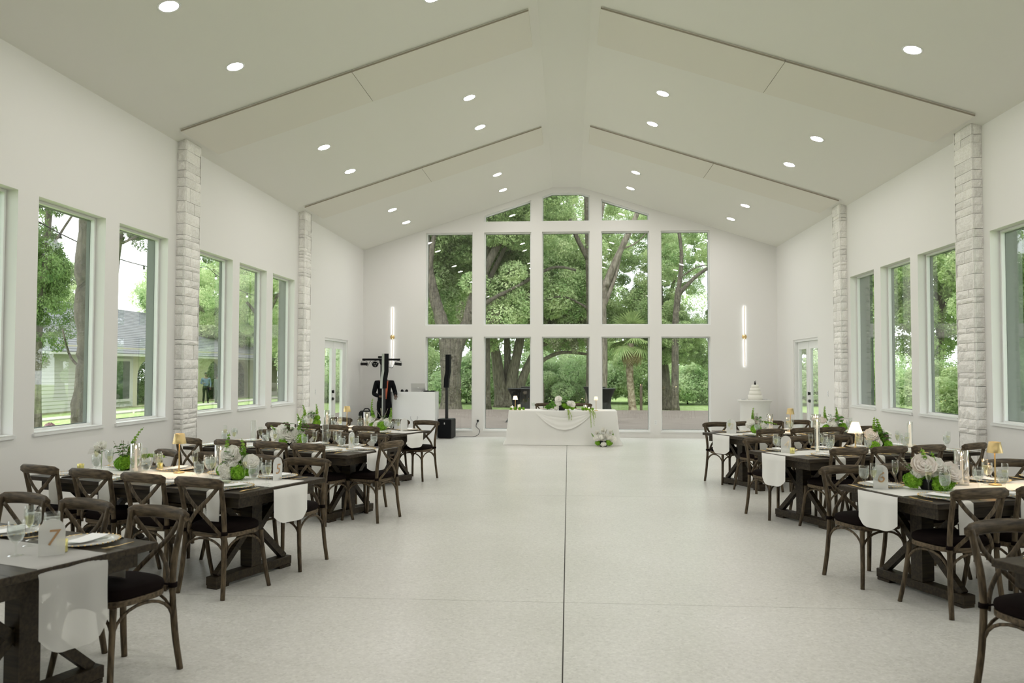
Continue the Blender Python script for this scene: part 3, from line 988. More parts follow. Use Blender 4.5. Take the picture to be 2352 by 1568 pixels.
def seat_set(n, sdn, k, s, parts='cnfkmgw', gof=(0, 0)):
    """place setting at a seat; t toward the edge is negative on the near side"""
    sg = -1 if sdn == 'near' else 1
    c, u, w, a = fr(n)
    d = w * sg                                  # outward from the table
    rz = math.atan2(d.y, d.x) - PI / 2          # local +y points outward
    right = Vector((-(-d).y, (-d).x)) * -1      # right hand of a person facing inward
    z = TH + .002
    ed = TW / 2
    base = c + u * s
    wh = '%s seat from aisle, %s side of %s' % (ORD[k], sdn, T[n][5])
    def at(out, side, dz=0):
        p = base + w * (sg * out) + right * side
        return (p.x, p.y, z + dz)
    if 'n' in parts:
        NAP.put(at(ed, R.uniform(-.01, .01)), rz, 'folded pale napkin over the edge, ' + wh, 'napkins hanging at the place settings')
    if 'c' in parts:
        CHG.put(at(ed - .19, 0, .0035), rz, 'gold beaded glass plate, ' + wh, 'beaded glass charger plates')
    if 'm' in parts:
        MNU.put(at(ed - .19, 0, .0035), rz + R.uniform(-.25, .25), 'white menu card on plate, ' + wh, 'menu cards on the plates')
    if 'f' in parts:
        FRK.put(at(ed - .17, -.215), rz + PI + R.uniform(-.1, .1), 'gold fork, ' + wh, 'gold forks')
    if 'k' in parts:
        KNF.put(at(ed - .17, .205), rz + PI + R.uniform(-.1, .1), 'gold knife, ' + wh, 'gold knives')
    if 'g' in parts:
        GOB.put(at(.20 + gof[0], .12 + gof[1]), R.uniform(0, 6), 'stemmed glass of iced water, ' + wh, 'water goblets')
    if 'w' in parts:
        FLU.put(at(.14 + gof[0], .21 + gof[1]), R.uniform(0, 6), 'champagne flute, ' + wh, 'champagne flutes')
for (n, sdn), (S, t) in CH.items():
    for k, s in enumerate(S):
        if n == 'T8': continue
        seat_set(n, sdn, k, min(max(s, .24), TL - .22))
seat_set('T8', 'far', 0, .33, 'kf')
seat_set('T7', 'near', 0, .50, 'g', (-.17, .02))
# napkin of the end chair of the third left table
c, u, w, a = fr('T3')
d = -u
NAP.put((*(c + w * .10)[:], TH + .004), math.atan2(d.y, d.x) - PI / 2, 'folded pale napkin over the aisle end of the third left table')
CHG.put((*(c + u * .19 + w * .02)[:], TH + .005), 0, 'glass plate at the aisle end seat of the third left table')
MNU.put((*(c + u * .19 + w * .02)[:], TH + .006), .8, 'white card on the plate at the aisle end, third left table')

# ------------------------------------------------------------------ signs, lamps, candles
def num_sign(n, s, t, digit, label, w=.105, h=.185, rz=None, col='goldt'):
    p = loc(n, s, t, TH + .004)
    r = thing('table_number', label, 'table number', p, rz if rz is not None else 0)
    prof = [(-w / 2, 0), (w / 2, 0), (w / 2, h - w / 2)] + [(w / 2 * math.cos(PI * i / 12), h - w / 2 + w / 2 * math.sin(PI * i / 12)) for i in range(1, 12)] + [(-w / 2, h - w / 2)]
    N = len(prof)
    v = [(x, -.0015, z) for x, z in prof] + [(x, .0015, z) for x, z in prof]
    f = [tuple(range(N)), tuple(reversed(range(N, 2 * N)))] + [(j, N + j, N + (j + 1) % N, (j + 1) % N) for j in range(N)]
    obj('acrylic_arch', MB().add(v, f), M['acry'], r)
    if digit:
        cu = bpy.data.curves.new('numeral', 'FONT')
        cu.body = digit; cu.size = h * .62; cu.align_x = 'CENTER'; cu.shear = .18; cu.extrude = .0006
        o = bpy.data.objects.new('numeral_src', cu)
        C.objects.link(o)
        me = bpy.data.meshes.new_from_object(o.evaluated_get(bpy.context.evaluated_depsgraph_get()))
        bpy.data.objects.remove(o)
        me.materials.clear(); me.materials.append(M[col])
        link('numeral', me, r, (0, -.0028, h * .28), (PI / 2, 0, 0))
    return r
num_sign('T7', .20, .04, '7', 'frosted arch table sign with a copper numeral seven', w=.115, h=.175, rz=.55)
num_sign('T5', .24, .18, '5', 'frosted arch table sign with a copper numeral five', rz=1.22)
num_sign('T6', .13, .18, '6', 'frosted arch table sign with numeral six glowing from a candle', rz=-.36)
num_sign('T4', .21, .12, '4', 'frosted arch table sign with a faint numeral four', rz=-.25, col='goldf')
num_sign('T2', .26, .16, '2', 'frosted arch table sign with a faint numeral two', w=.135, h=.2, rz=-.2, col='goldf')
num_sign('T3', .42, .16, '3', 'small frosted arch sign on the third left table', rz=1.15, col='goldf')
num_sign('T1', .26, .16, None, 'blank frosted arch sign on the farthest left table', w=.11, rz=.6)

def votive(n, s, t, label, r=.026, h=.062):
    v = thing('votive', label, 'votive', loc(n, s, t, TH + .004))
    obj('cup', MB().lathe([(0, 0), (r * .86, 0), (r, .006), (r * .93, h * .5), (r, h), (r * .93, h), (r * .85, h * .5), (0, .006)], 16), M['votg'], v)
    obj('flame', MB().lathe([(0, 0), (.004, .006), (0, .018)], 8, (0, 0, h * .55)), M['flame'], v)
    return v
votive('T7', .22, .11, 'small gold votive beside the seven sign')
votive('T4', .22, .03, 'small gold votive beside the four sign')
votive('T6', .22, .26, 'small lit votive behind the six sign', .03, .05)
votive('T6', 1.42, -.06, 'small lit votive near the right edge of the photo')
votive('T5', 1.65, .25, 'small gold votive near the middle of the number five table')
votive('T5', 2.30, -.05, 'small gold votive at the wall end of the number five table', .03, .05)
votive('T4', 1.62, -.30, 'small lit votive on the near edge of the third right table', .03, .03)

def gold_lamp(loc_, label, h=.34, sh='goldp', R1=.042, R2=.058, base='goldp', light=True):
    t = thing('table_lamp', label, 'lamp', loc_)
    obj('base', MB().lathe([(0, 0), (.045, 0), (.047, .004), (.045, .010), (.008, .014), (0, .014)], 24), M[base], t)
    obj('stem', MB().lathe([(.0065, .012), (.0055, .1), (.0055, h - .09), (.011, h - .075), (0, h - .07)], 12), M[base], t)
    obj('shade', MB().lathe([(R2, h - .085), (R1, h), (R1 - .002, h), (R2 - .002, h - .083)], 28), M[sh], t)
    obj('bulb', MB().lathe([(0, h - .030), (R1 - .004, h - .030), (R1 - .004, h - .026), (0, h - .026)], 20), M['lampg'], t)
    if light:
        lt = bpy.data.lights.new('lamp_bulb', 'POINT'); lt.energy = 1.3; lt.color = (1, .62, .30); lt.shadow_soft_size = .015
        lo = bpy.data.objects.new('lamp_bulb', lt); C.objects.link(lo); lo.parent = t; lo.location = (0, 0, h - .055)
    return t
gold_lamp(loc('T5', 1.33, .17, TH + .003), 'gold table lamp with cone shade on the number five table')
gold_lamp(loc('T6', 1.17, .11, TH + .003), 'gold table lamp with cone shade near the right edge')
gold_lamp(loc('T2', 1.30, .15, TH + .003), 'gold table lamp with cone shade on the farthest right table')
gold_lamp(loc('T1', 1.36, .22, TH + .003), 'gold table lamp with cone shade on the farthest left table')
def pleat_lamp(p, label, h=.31):
    t = thing('table_lamp', label, 'lamp', p)
    obj('base', MB().lathe([(0, 0), (.04, 0), (.042, .006), (.012, .016), (.007, .05), (.012, .08), (.006, .11), (.006, h - .11), (0, h - .1)], 16), M['goldp'], t)
    obj('shade', MB().lathe([(.082, h - .125), (.072, h - .11), (.052, h - .05), (.036, h), (.034, h), (.050, h - .05), (.070, h - .11)], 48, rib=.06), M['pleat'], t)
    obj('bulb', MB().ball((0, 0, h - .05), .018), M['lampg'], t)
    return t
pleat_lamp(loc('T4', 1.24, .20, TH + .003), 'small lamp with a pleated glass bell shade, lit')
def bowl_light(p, label):
    t = thing('candle_vase', label, 'candle holder', p)
    obj('ribbed_glass', MB().lathe([(0, 0), (.05, 0), (.052, .01), (.045, .13), (.072, .15), (.075, .235), (.073, .235), (.070, .152), (.043, .132), (.05, .012), (0, .006)], 40, rib=.03), M['ribg'], t)
    obj('candle', MB().lathe([(0, .14), (.055, .14), (.055, .185), (0, .19)], 16), M['wax'], t)
    for x in (-.025, 0, .025):
        obj('flame', MB().lathe([(0, 0), (.005, .008), (0, .026)], 8, (x, 0, .19)), M['flame'], t)
    return t
bowl_light(loc('T2', 1.90, .30, TH + .003), 'tall ribbed glass vase with a wide lit candle, farthest right table')

def hurricane(n, s, t, label, h=.25, r=.05, ribbed=True, ch=.20, lit=True, cr=.011):
    v = thing('candle_holder', label, 'candle holder', loc(n, s, t, TH + .003))
    obj('glass_cylinder', MB().lathe([(r * .9, 0), (r, .004), (r, h), (r - .0025, h), (r - .0025, .008)], 44 if ribbed else 24, rib=.05 if ribbed else 0), M['ribg'] if ribbed else M['glass'], v)
    obj('glass_base', MB().lathe([(0, .001), (r * .88, .001), (r * .88, .006), (0, .006)], 20), M['glass'], v)
    if ch:
        obj('candle', MB().lathe([(0, .007), (cr * 1.5, .007), (cr * 1.5, .03), (cr, .035), (cr * .9, ch), (0, ch + .002)], 12), M['wax'], v)
        if lit:
            obj('flame', MB().lathe([(0, 0), (.0055, .008), (.004, .018), (0, .030)], 8, (0, 0, ch + .004)), M['flame'], v)
    return v
hurricane('T5', .98, .30, 'lit candle in a ribbed glass cylinder, right one on the number five table', .245, .046)
hurricane('T5', 1.72, .05, 'lit candle in a ribbed glass cylinder, left one on the number five table', .25, .046)
hurricane('T6', .93, .20, 'lit candle in a ribbed glass cylinder by the gold lamp', .27, .05, True, .225)
hurricane('T4', .60, .08, 'tall thin lit taper candle in clear glass, third right table', .30, .028, False, .33)
hurricane('T4', 2.0, .15, 'lit candle in a clear glass tube at the wall end, third right table', .30, .032, False, .27, True, .016)
hurricane('T3', .80, .17, 'empty clear glass cylinder on the third left table', .26, .036, False, 0)
hurricane('T3', 1.96, .25, 'empty clear glass tube at the wall end of the third left table', .27, .034, False, 0)
hurricane('T3', 1.36, .38, 'lit candle among the flowers of the third left table', .24, .03, False, .24)
hurricane('T2', .98, .22, 'lit candle in a ribbed glass cylinder, farthest right table', .26, .045)
hurricane('T1', .98, .22, 'lit candle in a ribbed glass cylinder, farthest left table', .26, .048)
hurricane('T1', 1.72, .18, 'lit candle in a ribbed glass cylinder by the glass door', .27, .045)
for n, s, t, lb in (('T5', .46, .04, 'champagne flute before the green hydrangea of number five table'), ('T6', .33, -.08, 'champagne flute before the green hydrangea of number six table'),
                    ('T6', .33, .25, 'champagne flute right of the six sign'), ('T4', .46, .02, 'champagne flute right of the four sign'),
                    ('T3', .52, -.02, 'champagne flute by the small sign of the third left table')):
    FLU.put(loc(n, s, t, TH + .003), 0, lb, 'champagne flutes')
for n, s, t, lb in (('T5', .17, -.03, 'water goblet nearest the five sign'), ('T6', .08, .30, 'water goblet left of the six sign'), ('T7', .62, .24, 'water goblet behind the seven sign on the front left table'), ('T6', .86, -.02, 'milky water glass right of the green hydrangeas'),
                    ('T5', .88, .08, 'milky water glass left of the white hydrangea'),
                    ('T4', .22, .30, 'water goblet left of the four sign'), ('T4', .66, -.06, 'water goblet in front of the thin taper'), ('T3', .16, -.13, 'water goblet nearest the aisle on the third left table'),
                    ('T3', .12, .17, 'water goblet right of the small sign, third left table'), ('T2', 1.40, .30, 'water goblet left of the gold lamp, farthest right table'), ('T1', .5, .05, 'water goblet beside the flowers, farthest left table')):
    GOB.put(loc(n, s, t, TH + .003), 0, lb, 'water goblets')

# folded sage napkin and standing dark cards near the plates
def folded(n, s, t, rz, m, label, sx=.15, sy=.09):
    mb = MB()
    for k in range(3):
        mb.box(-sx / 2 + k * .006, sx / 2 - k * .004, -sy / 2 + k * .004, sy / 2, k * .006, k * .006 + .005, bev=.0015)
    return tag(obj('folded_napkin', mb, m, loc=loc(n, s, t, TH + .018), rot=(0, 0, rz)), label, 'napkin')
folded('T5', .46, -.22, .1, M['sage'], 'folded sage green napkin near the front flowers of number five table')
folded('T2', .14, .33, .5, M['grey'], 'folded mauve napkin left of the two sign')
folded('T2', .42, .33, .5, M['grey'], 'folded mauve napkin right of the two sign')

# ------------------------------------------------------------------ flowers
def petal_ball(n, r, pr, mod, seed, sq=1, spread=.35):
    r_ = random.Random(seed)
    mb = MB()
    for i in range(n):
        z = 1 - 2 * (i + .5) / n
        a = i * 2.39996
        q = math.sqrt(1 - z * z)
        d = Vector((q * math.cos(a), q * math.sin(a), z * sq))
        c = d * r * r_.uniform(.86, 1.05)
        nn = (d + Vector((r_.uniform(-1, 1), r_.uniform(-1, 1), r_.uniform(-1, 1))) * spread).normalized()
        x = nn.orthogonal().normalized(); y = nn.cross(x)
        th = r_.uniform(0, 6); x, y = x * math.cos(th) + y * math.sin(th), y * math.cos(th) - x * math.sin(th)
        s = pr * r_.uniform(.8, 1.2)
        # four-petal floret, slightly cupped
        v = [c - nn * s * .25]
        for k in range(8):
            e = PI * k / 4
            rad = s if k % 2 == 0 else s * .55
            v.append(c + (x * math.cos(e) + y * math.sin(e)) * rad + nn * s * (.1 if k % 2 == 0 else 0))
        mb.add(v, [(0, 1 + 2 * k, 2 + 2 * k, ) for k in range(4)] + [(0, 2 + 2 * k, 1 + (2 * k + 2) % 8) for k in range(4)])
    mb.ball((0, 0, 0), r * .84, 10, 7, (1, 1, sq))
    return mb
HG = petal_ball(190, .062, .0125, 0, 1, .85).mesh('hydrangea_head', M['hyd'])
HW = petal_ball(110, .056, .017, 0, 2, .85).mesh('hydrangea_head', M['petal'])
def rose_mesh(seed, m, mum=False):
    r_ = random.Random(seed)
    mb = MB()
    rings = ((5, .010, .028, 78), (6, .018, .034, 62), (8, .027, .038, 42), (9, .034, .040, 20)) if not mum else ((10, .006, .03, 85), (14, .012, .036, 68), (18, .018, .042, 48), (20, .022, .044, 28), (20, .024, .042, 6), (16, .02, .036, -18))
    for q, (n, rad, ln, el) in enumerate(rings):
        for k in range(n):
            a = 2 * PI * k / n + q * .5 + r_.uniform(-.1, .1)
            e = math.radians(el + r_.uniform(-6, 6))
            w = (rad * 2.2 + .012) if not mum else .0085
            def fn(u, v, a=a, e=e, w=w, rad=rad, ln=ln):
                side = (v - .5) * w * (math.sin(PI * min(.95, .15 + u * .8)) ** .5 if not mum else (1 - .6 * u))
                el2 = e + (u * u) * (-.7 if not mum else .5)
                out = rad * .35 + ln * (u * math.cos(e * (1 - .2 * u)))
                h = .004 + ln * u * math.sin(el2 if el2 > 0 else e) - abs(v - .5) * -.012
                return (out * math.cos(a) - side * math.sin(a), out * math.sin(a) + side * math.cos(a), h)
            mb.grid(fn, 3, 2)
    mb.ball((0, 0, .012), .014, 8, 5)
    return mb.mesh('bloom', m)
RO = rose_mesh(1, M['petal']); RB = rose_mesh(2, M['blush']); MU = rose_mesh(3, M['petal'], True)
def bells_mesh(h, bend, seed):
    """spike of bells of Ireland along a bent stem"""
    r_ = random.Random(seed)
    P = [(bend * (i / 10) ** 2, 0, h * i / 10 * (1 - .15 * abs(bend) * (i / 10))) for i in range(11)]
    st = MB().tube(P, [.0035 - .002 * i / 10 for i in range(11)], 6)
    mb = MB()
    n = int(h / .017)
    for k in range(2, n):
        u = k / n
        i = min(9, int(u * 10)); p = Vector(P[i]).lerp(Vector(P[i + 1]), u * 10 - i)
        s = .0155 * (1.15 - .75 * u)
        for j in range(3):
            a = k * 1.1 + j * 2.09
            d = Vector((math.cos(a), math.sin(a), .45)).normalized()
            x = d.orthogonal().normalized(); y = d.cross(x)
            v = [p + d * s * .3]
            for q in range(6):
                e = PI * q / 3
                v.append(p + d * s * 1.1 + (x * math.cos(e) + y * math.sin(e)) * s)
            mb.add(v, [(0, 1 + q, 1 + (q + 1) % 6) for q in range(6)])
    return st.mesh('stem', M['hydl']), mb.mesh('bells', M['hydl'])
BL = [bells_mesh(.20, .05, 1), bells_mesh(.16, -.03, 2), bells_mesh(.22, .12, 3)]
def leaf_sprig(seed, n=9, s=.035):
    r_ = random.Random(seed); mb = MB()
    for k in range(n):
        z = .02 + k * .012; a = k * 2.4
        def fn(u, v):
            out = s * 1.7 * u; wd = (v - .5) * s * math.sin(PI * min(.98, u * .9 + .08)) * 1.3
            return ((.004 + out) * math.cos(a) - wd * math.sin(a), (.004 + out) * math.sin(a) + wd * math.cos(a), z + .5 * out - 9 * out * out + abs(v - .5) * .01)
        mb.grid(fn, 4, 2)
    return mb.mesh('leaf_sprig', M['leafd'])
LS = leaf_sprig(1)
BW = MB().lathe([(0, 0), (.034, 0), (.040, .01), (.046, .045), (.05, .06), (.046, .06), (.04, .02), (0, .012)], 20).mesh('bowl', M['black'])
def arrangement(p, label, items, seed=1, rz=0, bowl=1.2, name='flower_arrangement'):
    """items: (kind, x, y, z, scale); x across the view, y away"""
    t = thing(name, label, 'flowers', p, rz)
    r_ = random.Random(seed)
    if bowl: link('black_bowl', BW, t, (0, 0, 0), None, bowl)
    for it in items:
        k, x, y, z, s = it[:5]
        rot = (r_.uniform(-.3, .3), r_.uniform(-.3, .3), r_.uniform(0, 6))
        if k == 'g': link('green_hydrangea', HG, t, (x, y, z), rot, s)
        elif k == 'w': link('white_hydrangea', HW, t, (x, y, z), rot, s)
        elif k in 'rbm':
            tilt = (-.9 if y <= 0 else -.2, it[5] if len(it) > 5 else x * 4, r_.uniform(0, 6))
            m = Matrix.Rotation(tilt[1], 4, 'Y') @ Matrix.Rotation(-tilt[0], 4, 'X') @ Matrix.Rotation(tilt[2], 4, 'Z')
            link({'r': 'white_rose', 'b': 'blush_rose', 'm': 'white_chrysanthemum'}[k], {'r': RO, 'b': RB, 'm': MU}[k], t, (x, y, z), m.to_euler(), s)
        elif k == 's':
            a, b = BL[it[5] if len(it) > 5 else 0]
            lean = it[6] if len(it) > 6 else 0
            o = link('stem', a, t, (x, y, z), (0, lean, 0), s * 1.3)
            link('green_bells', b, o)
        elif k == 'l': link('leaves', LS, t, (x, y, z), (0, x * 5, r_.uniform(0, 6)), s)
        elif k == 't':
            mb = MB()
            for q in range(5):
                dx = r_.uniform(-.05, .05) + (it[5] if len(it) > 5 else 0); dy = r_.uniform(-.03, .03)
                P = [(0, 0, 0), (dx * .5, dy * .5, .07), (dx * 1.4, dy * 1.4, .15)]
                mb.tube(P, [.0016, .0012, .0006], 5)
                for e in range(6):
                    u = .4 + e * .1
                    mb.ball((dx * 1.4 * u, dy * 1.4 * u, .15 * u + .004), .004, 5, 3)
            link('wispy_twigs', mb.mesh('twigs', M['twig']), t, (x, y, z), None, s)
    return t
z_ = TH + .003
arrangement(loc('T5', .62, .08, z_), 'white and green flowers with bell stems, right ones on the number five table',
  [('g', -.085, .0, .075, .9), ('g', .055, -.05, .060, 1.15), ('g', .115, .03, .075, .95), ('w', -.02, -.07, .055, 1.05), ('w', -.055, -.05, .085, .9), ('w', .01, -.03, .12, .9), ('r', -.02, 0, .195, 1.5), ('r', .15, .0, .135, 1.25), ('r', .03, -.02, .165, .9),
   ('s', -.06, .02, .10, 1.05, 0, -.18), ('s', .07, .03, .10, 1.1, 1, .12), ('s', .03, .02, .09, .8, 1, .25), ('l', -.04, -.02, .1, 1), ('l', .09, 0, .09, 1), ('t', -.01, 0, .1, 1)], 3)
arrangement(loc('T5', 1.93, .12, z_), 'leafy green flowers with curling bell stems, left ones on the number five table',
  [('g', 0, -.03, .065, 1.2), ('g', .06, .0, .07, .95), ('g', -.05, 0, .06, .9), ('w', .0, .03, .115, .6), ('w', .05, .03, .12, .5), ('s', .03, .02, .10, .95, 2, -.1), ('s', .08, .02, .08, .9, 2, .95), ('l', -.05, 0, .1, 1), ('l', .04, -.03, .11, 1), ('t', .02, 0, .11, 1), ('t', -.03, 0, .10, 1.1)], 4)
def bud_vase(p, label, kind='m', h=.14):
    t = thing('bud_vase', label, 'vase', p)
    obj('glass_vase', MB().lathe([(0, 0), (.022, 0), (.024, .01), (.010, .05), (.012, h * .7), (.020, h * .78), (.018, h * .78), (.010, h * .7), (.006, .05), (0, .01)], 14), M['glass'], t)
    obj('stem', MB().tube([(0, 0, .01), (.004, 0, h), (0, 0, h + .06)], .002, 5), M['hydl'], t)
    link('bloom', MU if kind == 'm' else RO, t, (0, 0, h + .05), (.6, 0, 0), 1.15)
    link('leaves', LS, t, (0, 0, h), (0, -.4, 0), .7)
    mb = MB()
    for q in range(6):
        mb.tube([(0, 0, h), (-.05, q * .004, h + .02 + q * .006), (-.13, q * .006, h + .01 * q)], [.002, .0016, .0008], 5)
    obj('trailing_twigs', mb, M['twig'], t)
    return t
bud_vase(loc('T5', 2.12, .02, z_), 'white chrysanthemum in a bud vase left of the leafy green flowers')
arrangement(loc('T6', .47, .07, z_), 'two round green hydrangeas with white roses and bell stems, number six table',
  [('g', -.105, .01, .070, 1.15), ('g', .075, -.03, .055, 1.35), ('g', .13, .0, .06, 1.1), ('g', -.06, .03, .09, .9), ('b', -.05, -.04, .175, 1.75), ('r', .055, -.02, .175, 1.3), ('b', .15, -.02, .125, 1.6), ('w', -.08, -.02, .13, .9), ('w', .05, -.02, .12, .8),
   ('s', -.015, -.03, .08, 1.15, 1, .0), ('s', .035, -.02, .07, 1.05, 1, .12), ('s', -.01, 0, .05, 1, 1, -.1), ('l', -.12, .03, .12, .9), ('t', -.09, 0, .08, 1.1, -.05)], 5, 0, 1.35)
arrangement(loc('T4', 1.50, .12, z_), 'blush roses with a tall bell stem beside the pleated lamp',
  [('b', -.08, 0, .155, 1.5), ('b', -.07, -.02, .09, 1.5), ('g', -.06, -.04, .05, 1.0), ('g', .09, -.02, .055, .9), ('w', -.02, -.03, .07, .9), ('r', .09, .02, .17, 1.2), ('s', .02, 0, .08, 1.35, 1, .03), ('s', -.02, .0, .11, 1.0, 0, -.32), ('s', .04, 0, .04, .9, 1, .1), ('l', .08, 0, .07, 1.2), ('l', .0, 0, .1, 1)], 6)
arrangement(loc('T2', .60, .06, z_), 'white flowers with green hydrangea and curling stem, by the two sign',
  [('g', .0, -.05, .06, 1.25), ('w', -.08, 0, .12, 1.0), ('w', .09, .0, .10, 1.2), ('b', .03, 0, .17, 1.1), ('w', .13, .02, .06, 1.0), ('r', -.07, -.02, .15, 1.1), ('s', -.02, 0, .12, .95, 0, -.25), ('s', .06, 0, .13, .8, 2, 1.1), ('t', .03, 0, .13, 1.1), ('l', .04, 0, .12, 1)], 7)
arrangement(loc('T2', 1.98, .05, z_), 'white flowers with two upright bell stems before the right stone column',
  [('w', .0, -.03, .08, 1.35), ('w', .04, 0, .13, 1.1), ('b', .10, 0, .19, 1.2), ('b', -.13, 0, .15, 1.1), ('g', -.09, -.03, .05, .9), ('g', .16, .0, .06, 1.15), ('s', -.07, 0, .11, 1.0, 0, -.35), ('s', .07, 0, .17, .9, 1, .15), ('l', .12, 0, .10, 1.2), ('l', -.02, 0, .12, 1)], 8)
arrangement(loc('T3', 1.30, .12, z_), 'large white and green flowers on the third left table',
  [('m', .07, -.05, .07, 1.7), ('m', -.02, -.04, .10, 1.4), ('m', .12, -.02, .10, 1.4), ('w', -.12, 0, .10, 1.1), ('r', -.08, .0, .18, 1.3), ('r', -.16, 0, .14, 1.2), ('g', .15, -.02, .08, 1.2), ('g', -.04, -.05, .05, .9), ('w', .09, .03, .17, .8), ('s', -.13, 0, .12, .7, 1, -.5), ('s', .12, 0, .12, .95, 0, .0), ('l', 0, 0, .12, 1.2), ('l', .12, 0, .13, 1.2)], 9)
arrangement(loc('T1', .66, .13, z_), 'white roses and green hydrangea with curling bell stems before the white booth',
  [('g', -.11, 0, .08, 1.0), ('g', .03, -.05, .07, 1.3), ('w', -.04, -.03, .08, 1.25), ('w', .09, .0, .11, 1.3), ('w', .02, .03, .13, 1.0), ('r', -.13, 0, .15, 1.2), ('s', -.07, 0, .13, 1.1, 2, -.65), ('s', .13, 0, .12, 1.05, 1, .30), ('t', .03, 0, .12, 1.4), ('l', .05, 0, .1, 1)], 10)
arrangement(loc('T1', 1.98, .05, z_), 'white and green flowers with three bell stems before the left stone column',
  [('g', .12, 0, .08, 1.2), ('g', -.03, -.03, .07, 1.0), ('w', .04, -.03, .11, 1.3), ('w', -.13, 0, .13, 1.0), ('m', .05, 0, .18, 1.5), ('g', .14, 0, .15, .8), ('s', -.05, 0, .14, 1.05, 1, .0), ('s', .13, 0, .16, 1.0, 1, .15), ('s', -.12, -.05, .0, 1.1, 1, .0), ('l', .12, 0, .12, 1.2)], 11)

# ------------------------------------------------------------------ head table and its dressing
HT = dict(x0=-1.26, x1=1.10, y0=17.93, y1=18.70, z=.755)
def head_cloth():
    mb = MB()
    x0, x1, y0, y1, zt = HT['x0'], HT['x1'], HT['y0'], HT['y1'], HT['z']
    per = []
    r = .05
    def corner(cx, cy, a0):
        return [(cx + r * math.cos(a0 + PI / 2 * i / 4), cy + r * math.sin(a0 + PI / 2 * i / 4)) for i in range(5)]
    def seg(a, b, n): return [(a[0] + (b[0] - a[0]) * i / n, a[1] + (b[1] - a[1]) * i / n) for i in range(1, n)]
    A = corner(x0 + r, y0 + r, PI); B = corner(x1 - r, y0 + r, 1.5 * PI); Cc = corner(x1 - r, y1 - r, 0); Dd = corner(x0 + r, y1 - r, PI / 2)
    per = A + seg(A[-1], B[0], 50) + B + seg(B[-1], Cc[0], 14) + Cc + seg(Cc[-1], Dd[0], 30) + Dd + seg(Dd[-1], A[0], 14)
    N = len(per)
    cx, cy = (x0 + x1) / 2, (y0 + y1) / 2
    rings = []
    lv = [1, .99, .96, .88, .75, .6, .45, .3, .16, .07, .02, .004]
    for q, k in enumerate(lv):
        ring = []
        d = 1 - k
        for i, (x, y) in enumerate(per):
            ex = 1 if x > x1 - .06 else (-1 if x < x0 + .06 else 0); ey = 1 if y > y1 - .06 else (-1 if y < y0 + .06 else 0)
            wv = math.sin(i * .55) * .5 + math.sin(i * .21 + 1) * .5 + math.sin(i * .93 + 2) * .3
            off = .012 + d * (.05 + .022 * wv) + (.05 * d ** 4 if q > 8 else 0)
            side = math.copysign(1, x - cx) if ex else 0
            ring.append((x + ex * off * 1.1, y + (ey if ey else 0) * off * .9 if not (ey and False) else y, zt * k + .002 * (q == len(lv) - 1)))
        rings.append(ring)
    v = [(x, y, zt) for x, y in per]
    for ring in rings[1:]: v += ring
    L = len(rings)
    f = [tuple(range(N))] + [(q * N + j, (q + 1) * N + j, (q + 1) * N + (j + 1) % N, q * N + (j + 1) % N) for q in range(L - 1) for j in range(N)]
    mb.add(v, f, True)
    return mb
t = thing('head_table', 'plain table hidden under the white floor-length cloth', 'table', (0, 18.3, 0)) if False else None
tag(obj('draped_head_table', head_cloth(), M['cloth']), 'long head table under a white floor-length cloth before the windows', 'table')
def swag(xa, xb, sag, z0, w, label):
    def fn(u, v):
        x = xa + (xb - xa) * u
        s = math.sin(PI * u)
        z = z0 - sag * s ** .9 * (.35 + .65 * v) - .004
        y = HT['y0'] - .020 - .035 * s - .005 * math.sin(v * 13) * s - .055 * (z0 - z) / .7
        return (x, y, z)
    return tag(obj('fabric_swag', MB().grid(fn, 26, 20), M['cloth']), label, 'fabric swag')
swag(-.70, .60, .40, .745, .1, 'sheer white swag draped across the front of the head table')
zt = HT['z'] + .004
def at(x, y, z=None): return (x, y, zt if z is None else z)
gold_lamp(at(-1.14, 18.15), 'white shaded lamp on the left end of the head table', .31, 'shade', .038, .058, 'goldp', False)
gold_lamp(at(.655, 18.0), 'clear shaded lamp on the right end of the head table', .31, 'acry', .032, .05, 'goldp', False)
def pillar(p, label, r=.035, h=.10):
    t = thing('pillar_candle', label, 'candle', p)
    obj('glass_cup', MB().lathe([(r, 0), (r, h), (r - .002, h), (r - .002, .002)], 18), M['glass'], t)
    obj('wax', MB().lathe([(0, .001), (r * .86, .001), (r * .86, h * .72), (0, h * .74)], 16), M['wax'], t)
    obj('flame', MB().lathe([(0, 0), (.006, .01), (0, .032)], 8, (0, 0, h * .76)), M['flame'], t)
pillar(at(-1.20, 18.02), 'lit pillar candle at the far left of the head table', .04, .085)
pillar(at(-1.05, 18.05), 'taller lit pillar candle right of the white lamp', .036, .125)
pillar(at(.42, 18.05), 'lit pillar candle right of the head table flowers', .042, .12)
pillar(at(.50, 18.0), 'short lit candle left of the clear shaded lamp', .02, .06)
GOB.put(at(-.74, 18.2), 0, 'water goblet on the head table at the left setting', 'water goblets')
GOB.put(at(.16, 18.2), 0, 'water goblet on the head table at the right setting', 'water goblets')
CHG.put(at(-.42, 18.45), 0, 'glass plate on the head table at the left setting', 'beaded glass charger plates')
CHG.put(at(.36, 18.45), 0, 'glass plate on the head table at the right setting', 'beaded glass charger plates')
zt2 = zt
